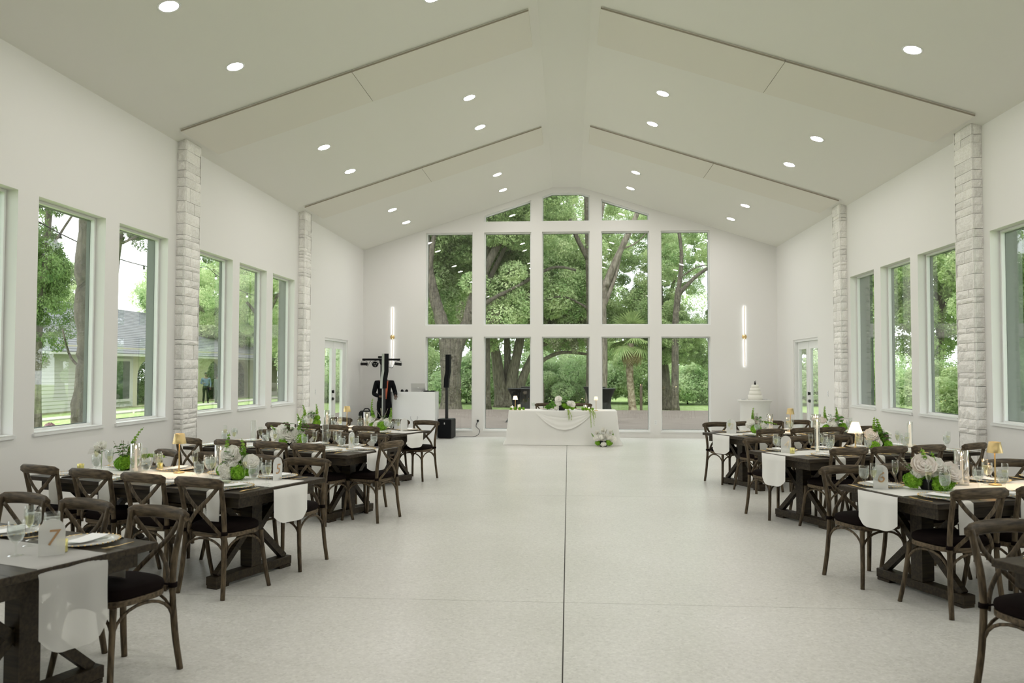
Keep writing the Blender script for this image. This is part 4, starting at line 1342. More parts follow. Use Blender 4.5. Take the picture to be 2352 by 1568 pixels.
arrangement(at(-.10, 18.08), 'low bridal flowers of white orchids and green leaves on the head table',
  [('g', .04, -.02, .10, 1.2), ('g', .12, 0, .08, 1.1), ('w', -.08, -.05, .15, 1.3), ('w', -.12, -.05, .06, 1.1), ('r', -.07, -.05, .23, 1.6), ('w', .17, -.02, .15, 1.3), ('r', .22, -.04, .13, 1.5), ('m', -.15, -.04, .13, 1.2), ('g', .23, -.03, .06, .9), ('l', -.24, 0, .08, 1.4), ('l', .05, -.03, .14, 1.3), ('l', .10, -.05, .03, 1.4), ('s', .17, 0, .12, .8, 2, .9), ('t', -.1, 0, .2, 1.1), ('l', -.30, 0, .06, 1.0)], 12, 0, 1.8)
arrangement(at(-1.10, 17.99, zt + .035), 'small green posy among the candles at the left of the head table', [('g', -.03, 0, .0, .62), ('g', .07, 0, .0, .62), ('g', .15, 0, .0, .55), ('g', -.12, 0, -.005, .5), ('l', .0, 0, -.03, .7)], 13, 0, 0)
arrangement(at(.42, 17.99, zt + .035), 'small green posy among the candles at the right of the head table', [('g', -.05, 0, .0, .62), ('g', .02, 0, .0, .62), ('g', .16, 0, .0, .5), ('g', .09, 0, -.01, .45), ('l', .0, 0, -.03, .7)], 14, 0, 0)
def amaranth(x, z0, L, n, label, y=17.86):
    t = thing('hanging_amaranth', label, 'flowers', (x, y, z0))
    for k in range(n):
        r_ = random.Random(int(x * 100) + k)
        x1 = r_.uniform(.0, .06) + .02 * k; l = L * r_.uniform(.75, 1)
        P = smooth_pts([(k * .012, .05, 0.0), (x1 * .5, -.01, -.03), (x1, -.02, -l * .5), (x1 + .01, -.03, -l)], 6)
        mb = MB().tube(P, [.009 * (1.1 - .9 * i / (len(P) - 1)) for i in range(len(P))], 6)
        for i in range(40):
            q = Vector(P[int(r_.random() * (len(P) - 1))]); mb.ball(q + Vector((r_.uniform(-.01, .01), r_.uniform(-.01, .01), r_.uniform(-.02, .02))), .005, 4, 3)
        obj('tassel', mb, M['amar'], t)
amaranth(.03, zt + .01, .24, 3, 'green amaranth tassels hanging from the head table flowers')
amaranth(.50, zt + .01, .44, 3, 'long green amaranth tassels hanging near the clear shaded lamp', 17.83)
amaranth(.57, zt + .01, .19, 2, 'short green amaranth tassels hanging near the clear shaded lamp', 17.84)
arrangement((.80, 17.66, .0), 'white and green flowers standing on the floor before the head table',
  [('g', .12, -.03, .09, 1.3), ('g', -.12, -.03, .08, 1.0), ('w', .0, -.06, .06, 1.2), ('w', -.05, -.03, .20, 1.3), ('w', .12, -.03, .19, 1.3), ('r', .19, -.03, .16, 1.7), ('r', -.13, -.03, .18, 1.6), ('m', .0, 0, .34, 1.2), ('m', -.13, 0, .29, 1.1), ('m', .15, 0, .30, 1.1), ('m', .05, -.05, .22, 1.2), ('s', .20, 0, .18, .85, 1, .12), ('s', -.08, 0, .10, 1.0, 0, -1.0), ('l', 0, .03, .12, 1.2), ('l', -.12, .02, .12, 1.2), ('t', 0, 0, .15, 1.5), ('t', .08, 0, .15, 1.3)], 15, 0, 2.0)

# ------------------------------------------------------------------ cake table
ck = thing('cake_table', 'small round table in a white pleated cloth holding the cake', 'table', (4.38, 19.25, 0))
obj('tablecloth', MB().lathe([(.355, .0), (.345, .02), (.335, .3), (.325, .8), (.335, .88), (.36, .925), (.385, .945), (.39, .955), (.385, .965), (0, .967)], 96, rib=.022), M['cloth'], ck)
t = thing('wedding_cake', 'white four-tier round wedding cake with a dark topper', 'cake', (4.38, 19.22, .968))
z = 0
for r_, h_ in ((.165, .115), (.135, .085), (.115, .075), (.085, .075)):
    obj('cake_tier', MB().lathe([(0, z), (r_, z), (r_ * 1.0, z + h_ - .008), (r_ - .01, z + h_), (0, z + h_)], 36), M['icing'], t)
    z += h_
tp = MB()
for dx, hh in ((-.011, .085), (.011, .095)):
    tp.lathe([(0, 0), (.014, 0), (.009, hh * .55), (.012, hh * .7), (.004, hh * .78), (0, hh * .8)], 8, (dx, 0, z)); tp.ball((dx, 0, z + hh * .9), .009, 8, 6)
obj('cake_topper', tp, M['black'], t)
for k, (dx, dy, lb) in enumerate(((-.27, .02, 'small white plate left of the cake'), (.22, -.05, 'small dark-rimmed plate right of the cake'))):
    t = thing('dessert_plate', lb, 'plate', (4.38 + dx, 19.22 + dy, .969))
    obj('plate', MB().lathe([(0, .002), (.05, .002), (.075, .012), (.073, .014), (.05, .005), (0, .005)], 24), M['card'], t)
    obj('dessert_fork', MB().bar((-.05, -.02, .014), (.06, .01, .016), .008, .003), M['blackm'], t)

# ------------------------------------------------------------------ disc jockey corner
bt = thing('booth', 'white faceted disc jockey booth with a pale round emblem', 'booth', (-3.6, 19.1, 0))
hb = 1.125
obj('front_panel', MB().box(-.52, .49, -.03, -.005, 0, hb), M['booth'], bt)
obj('side_panel', MB().bar((-.525, -.02, hb / 2), (-.83, .35, hb / 2), .025, hb), M['booth'], bt)
obj('side_panel', MB().bar((.478, -.004, hb / 2), (.478, .52, hb / 2), .025, hb), M['booth'], bt)
obj('worktop', MB().add([(-.50, -.0, hb - .06), (.46, -.0, hb - .06), (.46, .5, hb - .06), (-.80, .5, hb - .06), (-.79, .34, hb - .06)] + [(-.50, -.0, hb - .03), (.46, -.0, hb - .03), (.46, .5, hb - .03), (-.80, .5, hb - .03), (-.79, .34, hb - .03)],
    [(4, 3, 2, 1, 0), (5, 6, 7, 8, 9), (0, 1, 6, 5), (1, 2, 7, 6), (2, 3, 8, 7), (3, 4, 9, 8), (4, 0, 5, 9)]), M['booth'], bt)
em = MB()
P = [(math.cos(a) * .085, -.033, .52 + math.sin(a) * .085) for a in [PI * .86 + i * (PI * 1.28) / 20 for i in range(21)]]
em.sweep(P, rr(.03, .004, .001), up=(0, 1, 0))
obj('emblem', em, M['logo'], bt)
0 and obj('emblem_frame', MB().box(-.15, .28, -.0325, -.0301, .66, .675).box(.265, .28, -.0325, -.0301, .4, .66), M['logo'], bt)
lp = thing('laptop', 'open silver laptop on top of the white booth', 'laptop', (-3.54, 19.25, hb - .028), PI)
obj('keyboard_base', MB().box(-.17, .17, -.24, 0, 0, .014, bev=.003), M['silver'], lp)
obj('lid', MB().box(-.17, .17, -.004, .004, 0, .23, bev=.002), M['silver'], lp, loc=(0, .004, .014), rot=(-.32, 0, 0))
lp.location.z = hb - .03
obj('round_mark', MB().lathe([(0, 0), (.013, 0), (.013, .001), (0, .001)], 14), M['card'], lp, loc=(0, .045, .125), rot=(-.32 - PI / 2, 0, 0))
hp = thing('headphones', 'black headphones lying on the white booth', 'headphones', (-3.87, 19.2, hb - .03))
obj('headband', MB().tube([(math.cos(a) * .07, math.sin(a) * .06 + .05, .02 + .02) for a in [PI * i / 10 for i in range(11)]], .007, 6), M['black'], hp)
for s in (-1, 1):
    obj('ear_cup', MB().ball((s * .055, 0, .045), .042, 12, 8, (.9, .8, 1)), M['black'], hp)
mx = thing('mixing_controller', 'black mixing controller on the right of the white booth', 'controller', (-3.27, 19.25, hb - .03))
obj('body', MB().box(-.13, .13, -.12, .12, 0, .05, bev=.006), M['black'], mx)
obj('cable', MB().tube([(-.13, -.05, .02), (-.17, -.09, .012), (-.20, -.1, .008)], .005, 6), M['black'], mx)
for s in (-1, 1):
    obj('jog_wheel', MB().lathe([(0, .05), (.045, .05), (.045, .06), (0, .06)], 18, (s * .07, 0, 0)), M['blackm'], mx)
pp = tag(obj('paper_sheet', MB().box(-.08, .08, -.05, .05, 0, .004), M['card'], loc=(-4.14, 19.30, hb - .03), rot=(0, 0, .3)), 'white paper on the left corner of the booth', 'paper')

def column_speaker(x, y, rz, label, sub=True):
    t = thing('column_speaker', label, 'speaker', (x, y, 0), rz)
    obj('subwoofer', MB().box(-.17, .17, -.2, .2, .012, .47, bev=.015), M['black'], t)
    obj('grille', MB().box(-.155, .155, -.206, -.2005, .03, .45), M['grille'], t)
    obj('badge', MB().box(-.012, .012, -.209, -.2065, .34, .385), M['silver'], t)
    obj('foot_strip', MB().box(-.14, .14, -.17, .17, 0, .0115), M['black'], t)
    obj('pole', MB().box(-.03, .03, -.035, .035, .471, 1.22), M['blackm'], t)
    mb = MB()
    prof = [(-.062, 1.22), (-.055, 1.42), (-.02, 1.62), (-.02, 2.02)]
    w = .052
    v = []
    for q, z in prof:
        v += [(q, -w - .02, z), (q + .105, -w - .02, z), (q + .105, w + .02, z), (q, w + .02, z)]
    f = [(3, 2, 1, 0), (12, 13, 14, 15)] + [(4 * L + j, 4 * L + (j + 1) % 4, 4 * L + 4 + (j + 1) % 4, 4 * L + 4 + j) for L in range(3) for j in range(4)]
    obj('column_array', mb.add(v, f), M['grille'], t)
    return t
column_speaker(-2.90, 19.56, -.12, 'black column speaker right of the white booth, against the left window')
s2 = column_speaker(-4.19, 18.42, .62, 'black column speaker in front of the standing disc jockey')
mb = MB()
v = []
for q, z in [(-.0645, 1.22), (-.0575, 1.42), (-.0225, 1.62), (-.0225, 2.02)]:
    v += [(q, -.070, z), (q, .070, z)]
obj('side_panel', MB().add(v + [(a - .002, b, c) for a, b, c in v], [(0, 2, 3, 1), (2, 4, 5, 3), (4, 6, 7, 5), (9, 11, 10, 8), (11, 13, 12, 10), (13, 15, 14, 12)]), M['sidelit'], s2)  # pale grey sheets paint the lit side of the black column and pole
obj('lit_pole_side', MB().box(-.033, -.0305, -.033, .033, .475, 1.215), M['sidelit'], s2)
# cable from the speaker to the wall outlet
cb = MB().tube(smooth_pts([(-2.74, 19.7, .012), (-2.5, 19.85, .008), (-2.28, 19.9, .008), (-2.17, 19.97, .06), (-2.15, 20.03, .16), (-2.24, 20.06, .25), (-2.21, 20.08, .36)], 6), .007, 6)
cb.lathe([(0, 0), (.02, 0), (.02, .03), (0, .03)], 10, (0, 0, 0)) if False else None
cb.box(-2.225, -2.175, 20.065, 20.107, .365, .405)
tag(obj('power_cord', cb, M['black']), 'black power cord from the floor speaker to the wall outlet', 'cord')

lb = thing('light_stand', 'black light bar on a stand with four stage lights, behind the disc jockey', 'stage light', (-4.56, 19.72, 0))
obj('pole', MB().tube([(0, 0, .35), (0, 0, 1.84)], .019, 10), M['blackm'], lb)
for a in (0.5, 2.6, 4.7):
    obj('leg', MB().tube([(0, 0, .75), (.32 * math.cos(a), .32 * math.sin(a), .015)], .011, 8), M['blackm'], lb)
obj('crossbar', MB().box(-.47, .47, -.02, .02, 1.875, 1.925), M['black'], lb)
obj('pole_socket', MB().lathe([(.02, 1.77), (.045, 1.84), (.05, 1.875)], 12), M['black'], lb)
obj('receiver_box', MB().box(-.07, .075, -.05, .05, 1.93, 1.985, bev=.008), M['black'], lb)
for x, kind in ((-.42, 'f'), (-.14, 'r'), (.12, 'r'), (.43, 'f')):
    if kind == 'r':
        o = obj('stage_light', MB().lathe([(0, -.05), (.045, -.05), (.072, .0), (.072, .05), (.062, .05), (.062, .02), (0, .02)], 20), M['black'], lb, loc=(x, -.02, 1.78), rot=(PI / 2, 0, 0))
        for k in range(3):
            a = k * 2.094 + .5
            obj('lens', MB().lathe([(0, 0), (.018, 0), (.018, .006), (0, .012)], 12), M['silver'], o, loc=(.033 * math.cos(a), .033 * math.sin(a), .02))
    else:
        o = obj('stage_light', MB().box(-.08, .08, -.05, .05, -.035, .035, bev=.006), M['black'], lb, loc=(x, -.02, 1.79), rot=(0, 0 if x < 0 else .12, 0))
        for k in range(4):
            obj('lens', MB().lathe([(0, 0), (.014, 0), (.014, .004), (0, .006)], 10), M['blackm'], o, loc=(-.057 + k * .038, -.051, 0), rot=(PI / 2, 0, 0))
    obj('yoke', MB().tube([(x - .07, -.02, 1.79), (x - .07, -.02, 1.85), (x, -.02, 1.873), (x + .07, -.02, 1.85), (x + .07, -.02, 1.79)], .006, 6), M['blackm'], lb)
obj('cable', MB().tube(smooth_pts([(-.42, .02, 1.80), (-.34, .02, 1.74), (-.28, .02, 1.86), (-.22, .02, 1.76), (-.14, .03, 1.72), (0, .03, 1.85), (.18, .02, 1.72), (.28, .02, 1.70), (.33, .02, 1.80), (.40, .02, 1.78)], 5), .005, 5), M['black'], lb)
eb = thing('equipment_case', 'black soft equipment case with a handle on the floor by the left door', 'case', (-4.62, 18.55, 0))
obj('case_body', MB().add([(x * k, y * k2, z) for z, k, k2 in ((.02, .96, .9), (.05, 1, 1), (.55, 1, 1), (.66, .93, .9), (.70, .75, .7)) for x, y in ((-.17, -.11), (.17, -.11), (.17, .11), (-.17, .11))],
    [(3, 2, 1, 0), (16, 17, 18, 19)] + [(4 * L + j, 4 * L + (j + 1) % 4, 4 * L + 4 + (j + 1) % 4, 4 * L + 4 + j) for L in range(4) for j in range(4)]), M['spandex'], eb)
obj('handle', MB().tube(smooth_pts([(-.07, 0, .70), (-.04, 0, .745), (.04, 0, .745), (.07, 0, .70)], 4), .013, 8), M['black'], eb)
for x in (-.12, .12):
    obj('foot', MB().box(x - .02, x + .02, -.08, .08, 0, .0195), M['black'], eb)

# ------------------------------------------------------------------ people
def skin_obj(name, chains, m, parent=None, sub=1):
    """chains: list of (points [(x,y,z,r or (rx,ry))], links) each an island of the one body"""
    verts = []; edges = []; rad = []; roots = []
    for pts, lk in chains:
        k = len(verts)
        roots.append(k)
        for p in pts:
            verts.append(p[:3]); rad.append(p[3] if isinstance(p[3], tuple) else (p[3], p[3]))
        edges += [(a + k, b + k) for a, b in lk]
    me = bpy.data.meshes.new(name)
    me.from_pydata(verts, edges, [])
    o = bpy.data.objects.new(name + '_tmp', me)
    C.objects.link(o)
    o.modifiers.new('s', 'SKIN')
    sv = me.skin_vertices[0].data
    for i, r_ in enumerate(rad):
        sv[i].radius = r_
    for i in roots:
        sv[i].use_root = True
    o.modifiers['s'].use_smooth_shade = True
    sb = o.modifiers.new('b', 'SUBSURF'); sb.levels = 2; sb.render_levels = 2
    dg = bpy.context.evaluated_depsgraph_get()
    me2 = bpy.data.meshes.new_from_object(o.evaluated_get(dg))
    bpy.data.objects.remove(o)
    me2.name = name
    me2.materials.clear(); me2.materials.append(m)
    for p in me2.polygons: p.use_smooth = True
    return link(name, me2, parent)
def chain(P): return (P, [(i, i + 1) for i in range(len(P) - 1)])
def hand(w, d, side, curl=.7):
    """five finger chains rooted in the palm; w wrist, d direction to the fingertips"""
    w = Vector(w); d = Vector(d).normalized()
    a = d.cross(Vector((0, 0, 1)));
    if a.length < .3: a = d.cross(Vector((0, 1, 0)))
    a.normalize(); nrm = a.cross(d).normalized()
    out = []
    for k, L in enumerate((.070, .080, .075, .060)):
        o = (k - 1.5) * .019
        p0 = w + d * .045 + a * o * .8; p1 = w + d * .09 + a * o
        p2 = p1 + (d * math.cos(curl) - nrm * math.sin(curl)) * L * .5
        p3 = p2 + (d * math.cos(curl * 2) - nrm * math.sin(curl * 2)) * L * .5
        out.append(chain([(*p0, .010), (*p1, .009), (*p2, .0085), (*p3, .007)]))
    s = side
    p0 = w + d * .025 + a * s * -.02; p1 = w + d * .05 - a * s * .045; p2 = p1 + d * .03 - nrm * .015 - a * s * .005
    out.append(chain([(*p0, .011), (*p1, .010), (*p2, .008)]))
    return out
def person(label, loc_, rz, H_, J, skin, top, bottom, topm, extra=None, open_front=False):
    """J: joints in metres for a 1.75 m figure facing -y"""
    t = thing('person', label, 'person', loc_, rz)
    k = H_ / 1.75
    t.scale = (k,) * 3
    g = J
    neck = (0, 0, 1.46)
    main = [(0, 0, .93, (.15, .10)), (0, 0, 1.10, (.135, .095)), (0, 0.005, 1.28, (.155, .105)), (0, .01, 1.40, (.13, .08)), (0, .005, 1.48, (.058, .056)),
            (0, -.01, 1.55, (.06, .07)), (0, -.015, 1.62, (.076, .092)), (0, -.008, 1.69, (.070, .085)), (0, -.005, 1.735, (.04, .05)), (0, -.10, 1.615, .015), (0, -.118, 1.60, .011)]
    ed = [(0, 1), (1, 2), (2, 3), (3, 4), (4, 5), (5, 6), (6, 7), (7, 8), (6, 9), (9, 10)]
    def limb(root, P):
        a = root
        for p in P:
            main.append(p); ed.append((a, len(main) - 1)); a = len(main) - 1
    for s, side in ((-1, 'r'), (1, 'l')):
        sh, el, wr, hd = g['sh' + side], g['el' + side], g['wr' + side], g['hd' + side]
        hdv = (Vector(wr) + (Vector(hd) - Vector(wr)).normalized() * .06)
        limb(3, [(*sh, .055), (*(Vector(sh).lerp(Vector(el), .5)), .048), (*el, .040), (*(Vector(el).lerp(Vector(wr), .35)), .042), (*wr, .027), (*hdv, (.034, .020))])
        kn, an = g['kn' + side], g['an' + side]
        limb(0, [(s * .09, 0, .86, .085), (*(Vector((s * .095, 0, .86)).lerp(Vector(kn), .5)), .075), (*kn, .055), (*(Vector(kn).lerp(Vector(an), .35)), .056), (*an, .036), (an[0], an[1] - .06, .035, (.04, .03)), (an[0], an[1] - .14, .028, (.036, .022))])
        main.append((s * .078, .005, 1.615, (.012, .018))); ed.append((6, len(main) - 1))
    chains = [(main, ed)] + hand(g['wrl'], Vector(g['hdl']) - Vector(g['wrl']), 1) + hand(g['wrr'], Vector(g['hdr']) - Vector(g['wrr']), -1)
    skin_obj('body', chains, skin, t)
    for s in (-1, 1):
        obj('eye', MB().ball((s * .03, -.092, 1.635), .010, 8, 6), M['card'], t)
    obj('mouth', MB().ball((0, -.094, 1.565), .02, 8, 5, (1, .4, .25)), M['skin'], t)
    # trousers
    P = [(0, 0, 1.07, (.160, .118)), (0, 0, .93, (.185, .135))]; e = [(0, 1)]
    for s, side in ((-1, 'r'), (1, 'l')):
        kn, an = g['kn' + side], g['an' + side]
        a = 1
        for p in [(s * .092, 0, .82, .118), (*(Vector((s * .095, 0, .84)).lerp(Vector(kn), .5)), .088), (*kn, .070), (*(Vector(kn).lerp(Vector(an), .5)), .066), (an[0], an[1], an[2] + .0, .060)]:
            P.append(p); e.append((a, len(P) - 1)); a = len(P) - 1
    skin_obj('trousers', [(P, e)], bottom, t)
    # jacket or shirt
    P = [(0, 0, .76, (.205, .15)) if open_front else (0, 0, .90, (.170, .125)), (0, .003, 1.08, (.170, .125)), (0, .008, 1.27, (.178, .125)), (0, .012, 1.40, (.155, .098)), (0, .012, 1.455, (.085, .072))]
    e = [(0, 1), (1, 2), (2, 3), (3, 4)]
    for s, side in ((-1, 'r'), (1, 'l')):
        sh, el, wr = g['sh' + side], g['el' + side], g['wr' + side]
        a = 3
        for p in [(*sh, .072), (*(Vector(sh).lerp(Vector(el), .5)), .062), (*el, .056), (*(Vector(el).lerp(Vector(wr), .5)), .052), (*(Vector(el).lerp(Vector(wr), .93)), .042)]:
            P.append(p); e.append((a, len(P) - 1)); a = len(P) - 1
    skin_obj(top, [(P, e)], topm, t)
    if open_front:
        def fn(u, v):
            z = 1.0 + .44 * v; wd = .035 + .045 * v
            return ((u - .5) * 2 * wd, -.128 - .012 * math.sin(PI * v) + .055 * max(0, v - .55) + abs(u - .5) * .03, z)
        obj('shirt', MB().grid(fn, 6, 8), M['orange'], t)
        def lf(s):
            return lambda u, v: (s * (.035 + .045 * v + .05 * u * (1 - v * .3)), -.138 - .010 * math.sin(PI * v) + .055 * max(0, v - .55) + u * .03, 1.0 + .44 * v)
        for s in (-1, 1):
            obj('lapel', MB().grid(lf(s), 3, 8), topm, t)
    for s, side in ((-1, 'r'), (1, 'l')):
        an = g['an' + side]
        obj('shoe', MB().sweep([(an[0], an[1] + .055, .04), (an[0], an[1], .05), (an[0], an[1] - .09, .042), (an[0], an[1] - .19, .03)], rr(.085, .075, .02), scale=[(.8, .8), (1, 1.2), (1.1, .9), (.7, .6)]), M['black'], t)
    # hair cap
    obj('hair', MB().ball((0, .012, 1.672), .094, 16, 10, (.86, 1.0, .92)), M['hair'], t) if extra == 'hair' else None
    if extra == 'cap':
        obj('hair', MB().ball((0, .012, 1.672), .094, 16, 10, (.86, 1.0, .92)), M['hair'], t)
        obj('cap', MB().ball((0, .0, 1.70), .10, 14, 8, (.9, 1, .75)).box(-.06, .06, -.17, -.08, 1.685, 1.695), M['black'], t)
    return t
J1 = dict(shr=(-.195, .01, 1.40), elr=(-.27, -.02, 1.12), wrr=(-.14, -.22, 1.06), hdr=(-.06, -.28, 1.08), shl=(.195, .01, 1.40), ell=(.27, -.03, 1.14), wrl=(.22, -.27, 1.08), hdl=(.20, -.36, 1.05),
          knr=(-.10, -.02, .49), anr=(-.11, .02, .085), knl=(.10, -.02, .49), anl=(.12, .02, .085))
person('standing man in a black suit with an orange shirt behind the column speaker', (-4.31, 19.0, 0), .42, 1.68, J1, M['skin'], 'jacket', M['suit'], M['suit'], 'hair', True)
J2 = dict(shr=(-.19, .01, 1.40), elr=(-.26, .0, 1.12), wrr=(-.16, -.18, 1.12), hdr=(-.08, -.24, 1.15), shl=(.19, .01, 1.40), ell=(.25, .0, 1.12), wrl=(.23, -.06, .88), hdl=(.23, -.08, .78),
          knr=(-.10, -.01, .49), anr=(-.13, .02, .085), knl=(.10, -.01, .49), anl=(.12, .02, .085))
person('person in a blue shirt standing on the lawn outside the left windows', (-20.6, 45.0, -.27), .5, 1.74, J2, M['skin'], 'shirt', M['suit'], M['blue'], 'cap')
person('person in dark green standing on the lawn outside, right of the blue shirt', (-20.05, 45.3, -.27), 2.8, 1.64, J2, M['skin'], 'shirt', M['dgreen'], M['dgreen'], 'hair')

# ------------------------------------------------------------------ outside: ground, deck, house
gr = sroot('ground')
obj('lawn', MB().grid(lambda u, v: (-70 + 140 * u, -12 + 110 * v, -.32), 28, 22, False), M['lawn'], gr)
obj('subdeck', MB().box(-9, 9.5, D + .28, 34.6, -.30, -.075), M['post'], gr)
mb = MB()
y = D + .3
while y < 34.6:
    mb.box(-9, 9.5, y, y + .136, -.07, -.04)
    y += .142
tag(obj('deck_boards', mb, M['deck'], gr), None, None, None, 'stuff')
obj('garden_path', MB().box(-20.6, -19.6, 20, 70, -.31, -.27), M['concrete'], gr)

def wall_rect(mb, x, y0, y1, z0, z1, t=.2): return mb.box(x - t, x, y0, y1, z0, z1)
hs = thing('house', 'white sided house with a grey shingle roof and arcade outside the left windows', 'house', (-22.5, 30, -.31))
GX = -22.5
def hl(mb): # world to local
    mb.v = [(a + 22.5, b - 30, c + .31) for a, b, c in mb.v]; return mb
for k in range(17):                         # lap siding boards
    z0 = -.25 + k * .165
    mb = MB().add([(GX, 12, z0), (GX, 40.6, z0), (GX + .035, 40.6, z0), (GX + .035, 12, z0), (GX, 12, z0 + .165), (GX, 40.6, z0 + .165), (GX + .008, 40.6, z0 + .165), (GX + .008, 12, z0 + .165)],
                  [(0, 1, 2, 3), (3, 2, 6, 7), (7, 6, 5, 4), (0, 3, 7, 4), (1, 5, 6, 2), (0, 4, 5, 1)])
    obj('siding_board', hl(mb), M['siding'], hs)
mb = MB()
obj('inner_wall', hl(MB().box(GX - .2, GX - .005, 12, 40.6, -.31, 2.75)), M['cream'], hs)
arch = []
holes = []
for yc in (42.3, 46.4, 50.5, 54.6, 58.7, 62.8):
    w_ = 1.25
    holes.append([(yc - w_, -.25), (yc + w_, -.25), (yc + w_, 1.2)] + [(yc + w_ * math.cos(PI * i / 10), 1.2 + 1.0 * math.sin(PI * i / 10)) for i in range(1, 10)] + [(yc - w_, 1.2)])
mb = MB(); plate(mb, [(40.6, -.31), (66, -.31), (66, 2.75), (40.6, 2.75)], holes, lambda a, b, d: (GX - d, a, b), .3)
obj('arcade_wall', hl(mb), M['cream'], hs)
obj('window', hl(MB().box(GX + .036, GX + .09, 38.6, 40.3, .0, 2.2)), M['siding'], hs)
obj('pane', hl(MB().box(GX + .091, GX + .095, 38.75, 40.15, .15, 2.05)), mat('dark_pane', (.02, .04, .025), .08), hs.children[-1] if False else hs)
rf = MB().add([(GX + .55, 11, 2.42), (GX + .55, 67, 2.42), (GX - 7.2, 67, 5.6), (GX - 7.2, 11, 5.6), (GX + .55, 11, 2.30), (GX + .55, 67, 2.30), (GX - 7.2, 67, 5.4), (GX - 7.2, 11, 5.4)],
              [(0, 1, 2, 3), (7, 6, 5, 4), (0, 4, 5, 1), (1, 5, 6, 2), (2, 6, 7, 3), (3, 7, 4, 0)])
obj('roof_deck', hl(rf), M['shingle'], hs)
mb = MB()
n = 26
for k in range(n):                           # shingle courses
    u0 = k / n; u1 = (k + 1.15) / n
    f_ = lambda u: (GX + .57 - 7.75 * u, 2.43 + 3.18 * u)
    xa, za = f_(u0); xb, zb = f_(min(1, u1))
    mb.add([(xa, 11, za + .03), (xa, 67, za + .03), (xb, 67, zb + .005), (xb, 11, zb + .005), (xa, 11, za), (xa, 67, za)], [(0, 1, 2, 3), (4, 5, 1, 0)])
tag(obj('shingle_courses', hl(mb), M['shingle'], hs), None, None, None, 'stuff')
obj('gutter', hl(MB().box(GX + .55, GX + .66, 11, 67, 2.30, 2.41)), M['siding'], hs)
obj('back_slope', hl(MB().add([(GX - 7.2, 11, 5.6), (GX - 7.2, 67, 5.6), (GX - 15, 67, 2.4), (GX - 15, 11, 2.4), (GX - 7.2, 11, 5.4), (GX - 7.2, 67, 5.4), (GX - 15, 67, 2.2), (GX - 15, 11, 2.2)],
    [(0, 1, 2, 3), (7, 6, 5, 4), (0, 4, 5, 1), (1, 5, 6, 2), (2, 6, 7, 3), (3, 7, 4, 0)])), M['shingle'], hs)

for x, y, lb in ((-1.10, 36.5, 'short dark wooden post on the lawn behind the head table'), (3.28, 36.5, 'short dark wooden post on the lawn beside the palm tree')):
    t = thing('wooden_post', lb, 'post', (x, y, -.32))
    obj('shaft', MB().box(-.055, .055, -.055, .055, 0, 1.33, bev=.008), M['post'], t)
    obj('cap', MB().box(-.06, .06, -.06, .06, 1.3305, 1.36, bev=.01), M['post'], t)

def cocktail(x, y, label, z=-.04, h=1.07):
    t = thing('cocktail_table', label, 'table', (x, y, z))
    N = 48; v = []; rings = [(0, .0), (.10, .06), (.3, .16), (.55, .22), (.78, .255), (.9, .29), (.96, .34), (1.0, .40)]
    for u, r_ in rings:
        for j in range(N):
            a = 2 * PI * j / N + .4
            star = max(0, math.cos(2 * a)) ** 2 if False else (abs(math.cos(2 * (a - .4))) ** 3)
            low = (1 - u)
            rad = .23 + (.40 - .23) * max(0, (u - .6) / .4) ** 1.6 + low ** 3 * (.26 * star + .0)
            zz = h * u + (0 if u > 0 else (.16 * (1 - star)))
            v.append((rad * math.cos(a), rad * math.sin(a), zz))
    L = len(rings)
    f = [(q * N + j, q * N + (j + 1) % N, (q + 1) * N + (j + 1) % N, (q + 1) * N + j) for q in range(L - 1) for j in range(N)]
    obj('stretch_cover', MB().add(v, f, True), M['spandex'], t)
    obj('table_top', MB().lathe([(0, h + .001), (.40, h + .001), (.405, h + .012), (.40, h + .024), (0, h + .026)], 36), M['black'], t)
cocktail(-1.53, 26.3, 'black spandex covered cocktail table on the deck, left of the head table')
cocktail(-1.25, 28.9, 'black spandex cocktail table behind the left one on the deck')
cocktail(1.18, 26.6, 'black spandex covered cocktail table on the deck, right of the head table')
cocktail(.98, 29.2, 'black spandex cocktail table behind the right one on the deck')

# garden benches and grill outside
t = thing('smoker_grill', 'dark barrel grill outside the right windows', 'grill', (13.5, 24.5, -.32))
obj('barrel', MB().lathe([(0, -.7), (.38, -.7), (.4, -.68), (.4, .68), (.38, .7), (0, .7)], 24), M['blackm'], t, loc=(0, 0, 1.0), rot=(PI / 2, 0, 0))
for a in (-.25, .25):
    for b in (-.5, .5):
        obj('leg', MB().box(a - .03, a + .03, b - .03, b + .03, 0, .72), M['blackm'], t)
obj('shelf', MB().box(.4, .7, -.6, .6, .95, .98), M['blackm'], t)
for k, (x, y, lb) in enumerate(((-21.3, 43.0, 'white garden bench by the arcade outside the second left window'), (-21.3, 49.5, 'white arched garden bench farther along the arcade'))):
    t = thing('garden_bench', lb, 'bench', (x, y, -.32), PI / 2)
    obj('seat', MB().box(-.7, .7, -.25, .25, .42, .46), M['siding'], t)
    for q in range(9):
        xx = -.62 + q * .155
        obj('slat', MB().box(xx - .025, xx + .025, .20, .23, .461, .78 + .22 * math.sin(PI * (q + .5) / 9)), M['siding'], t)
    for s in (-1, 1):
        obj('bench_end', MB().box(s * .68 - .04, s * .68 + .04, -.26, .26, 0, .418).box(s * .68 - .04, s * .68 + .04, -.26, .20, .66, .70), M['siding'], t)

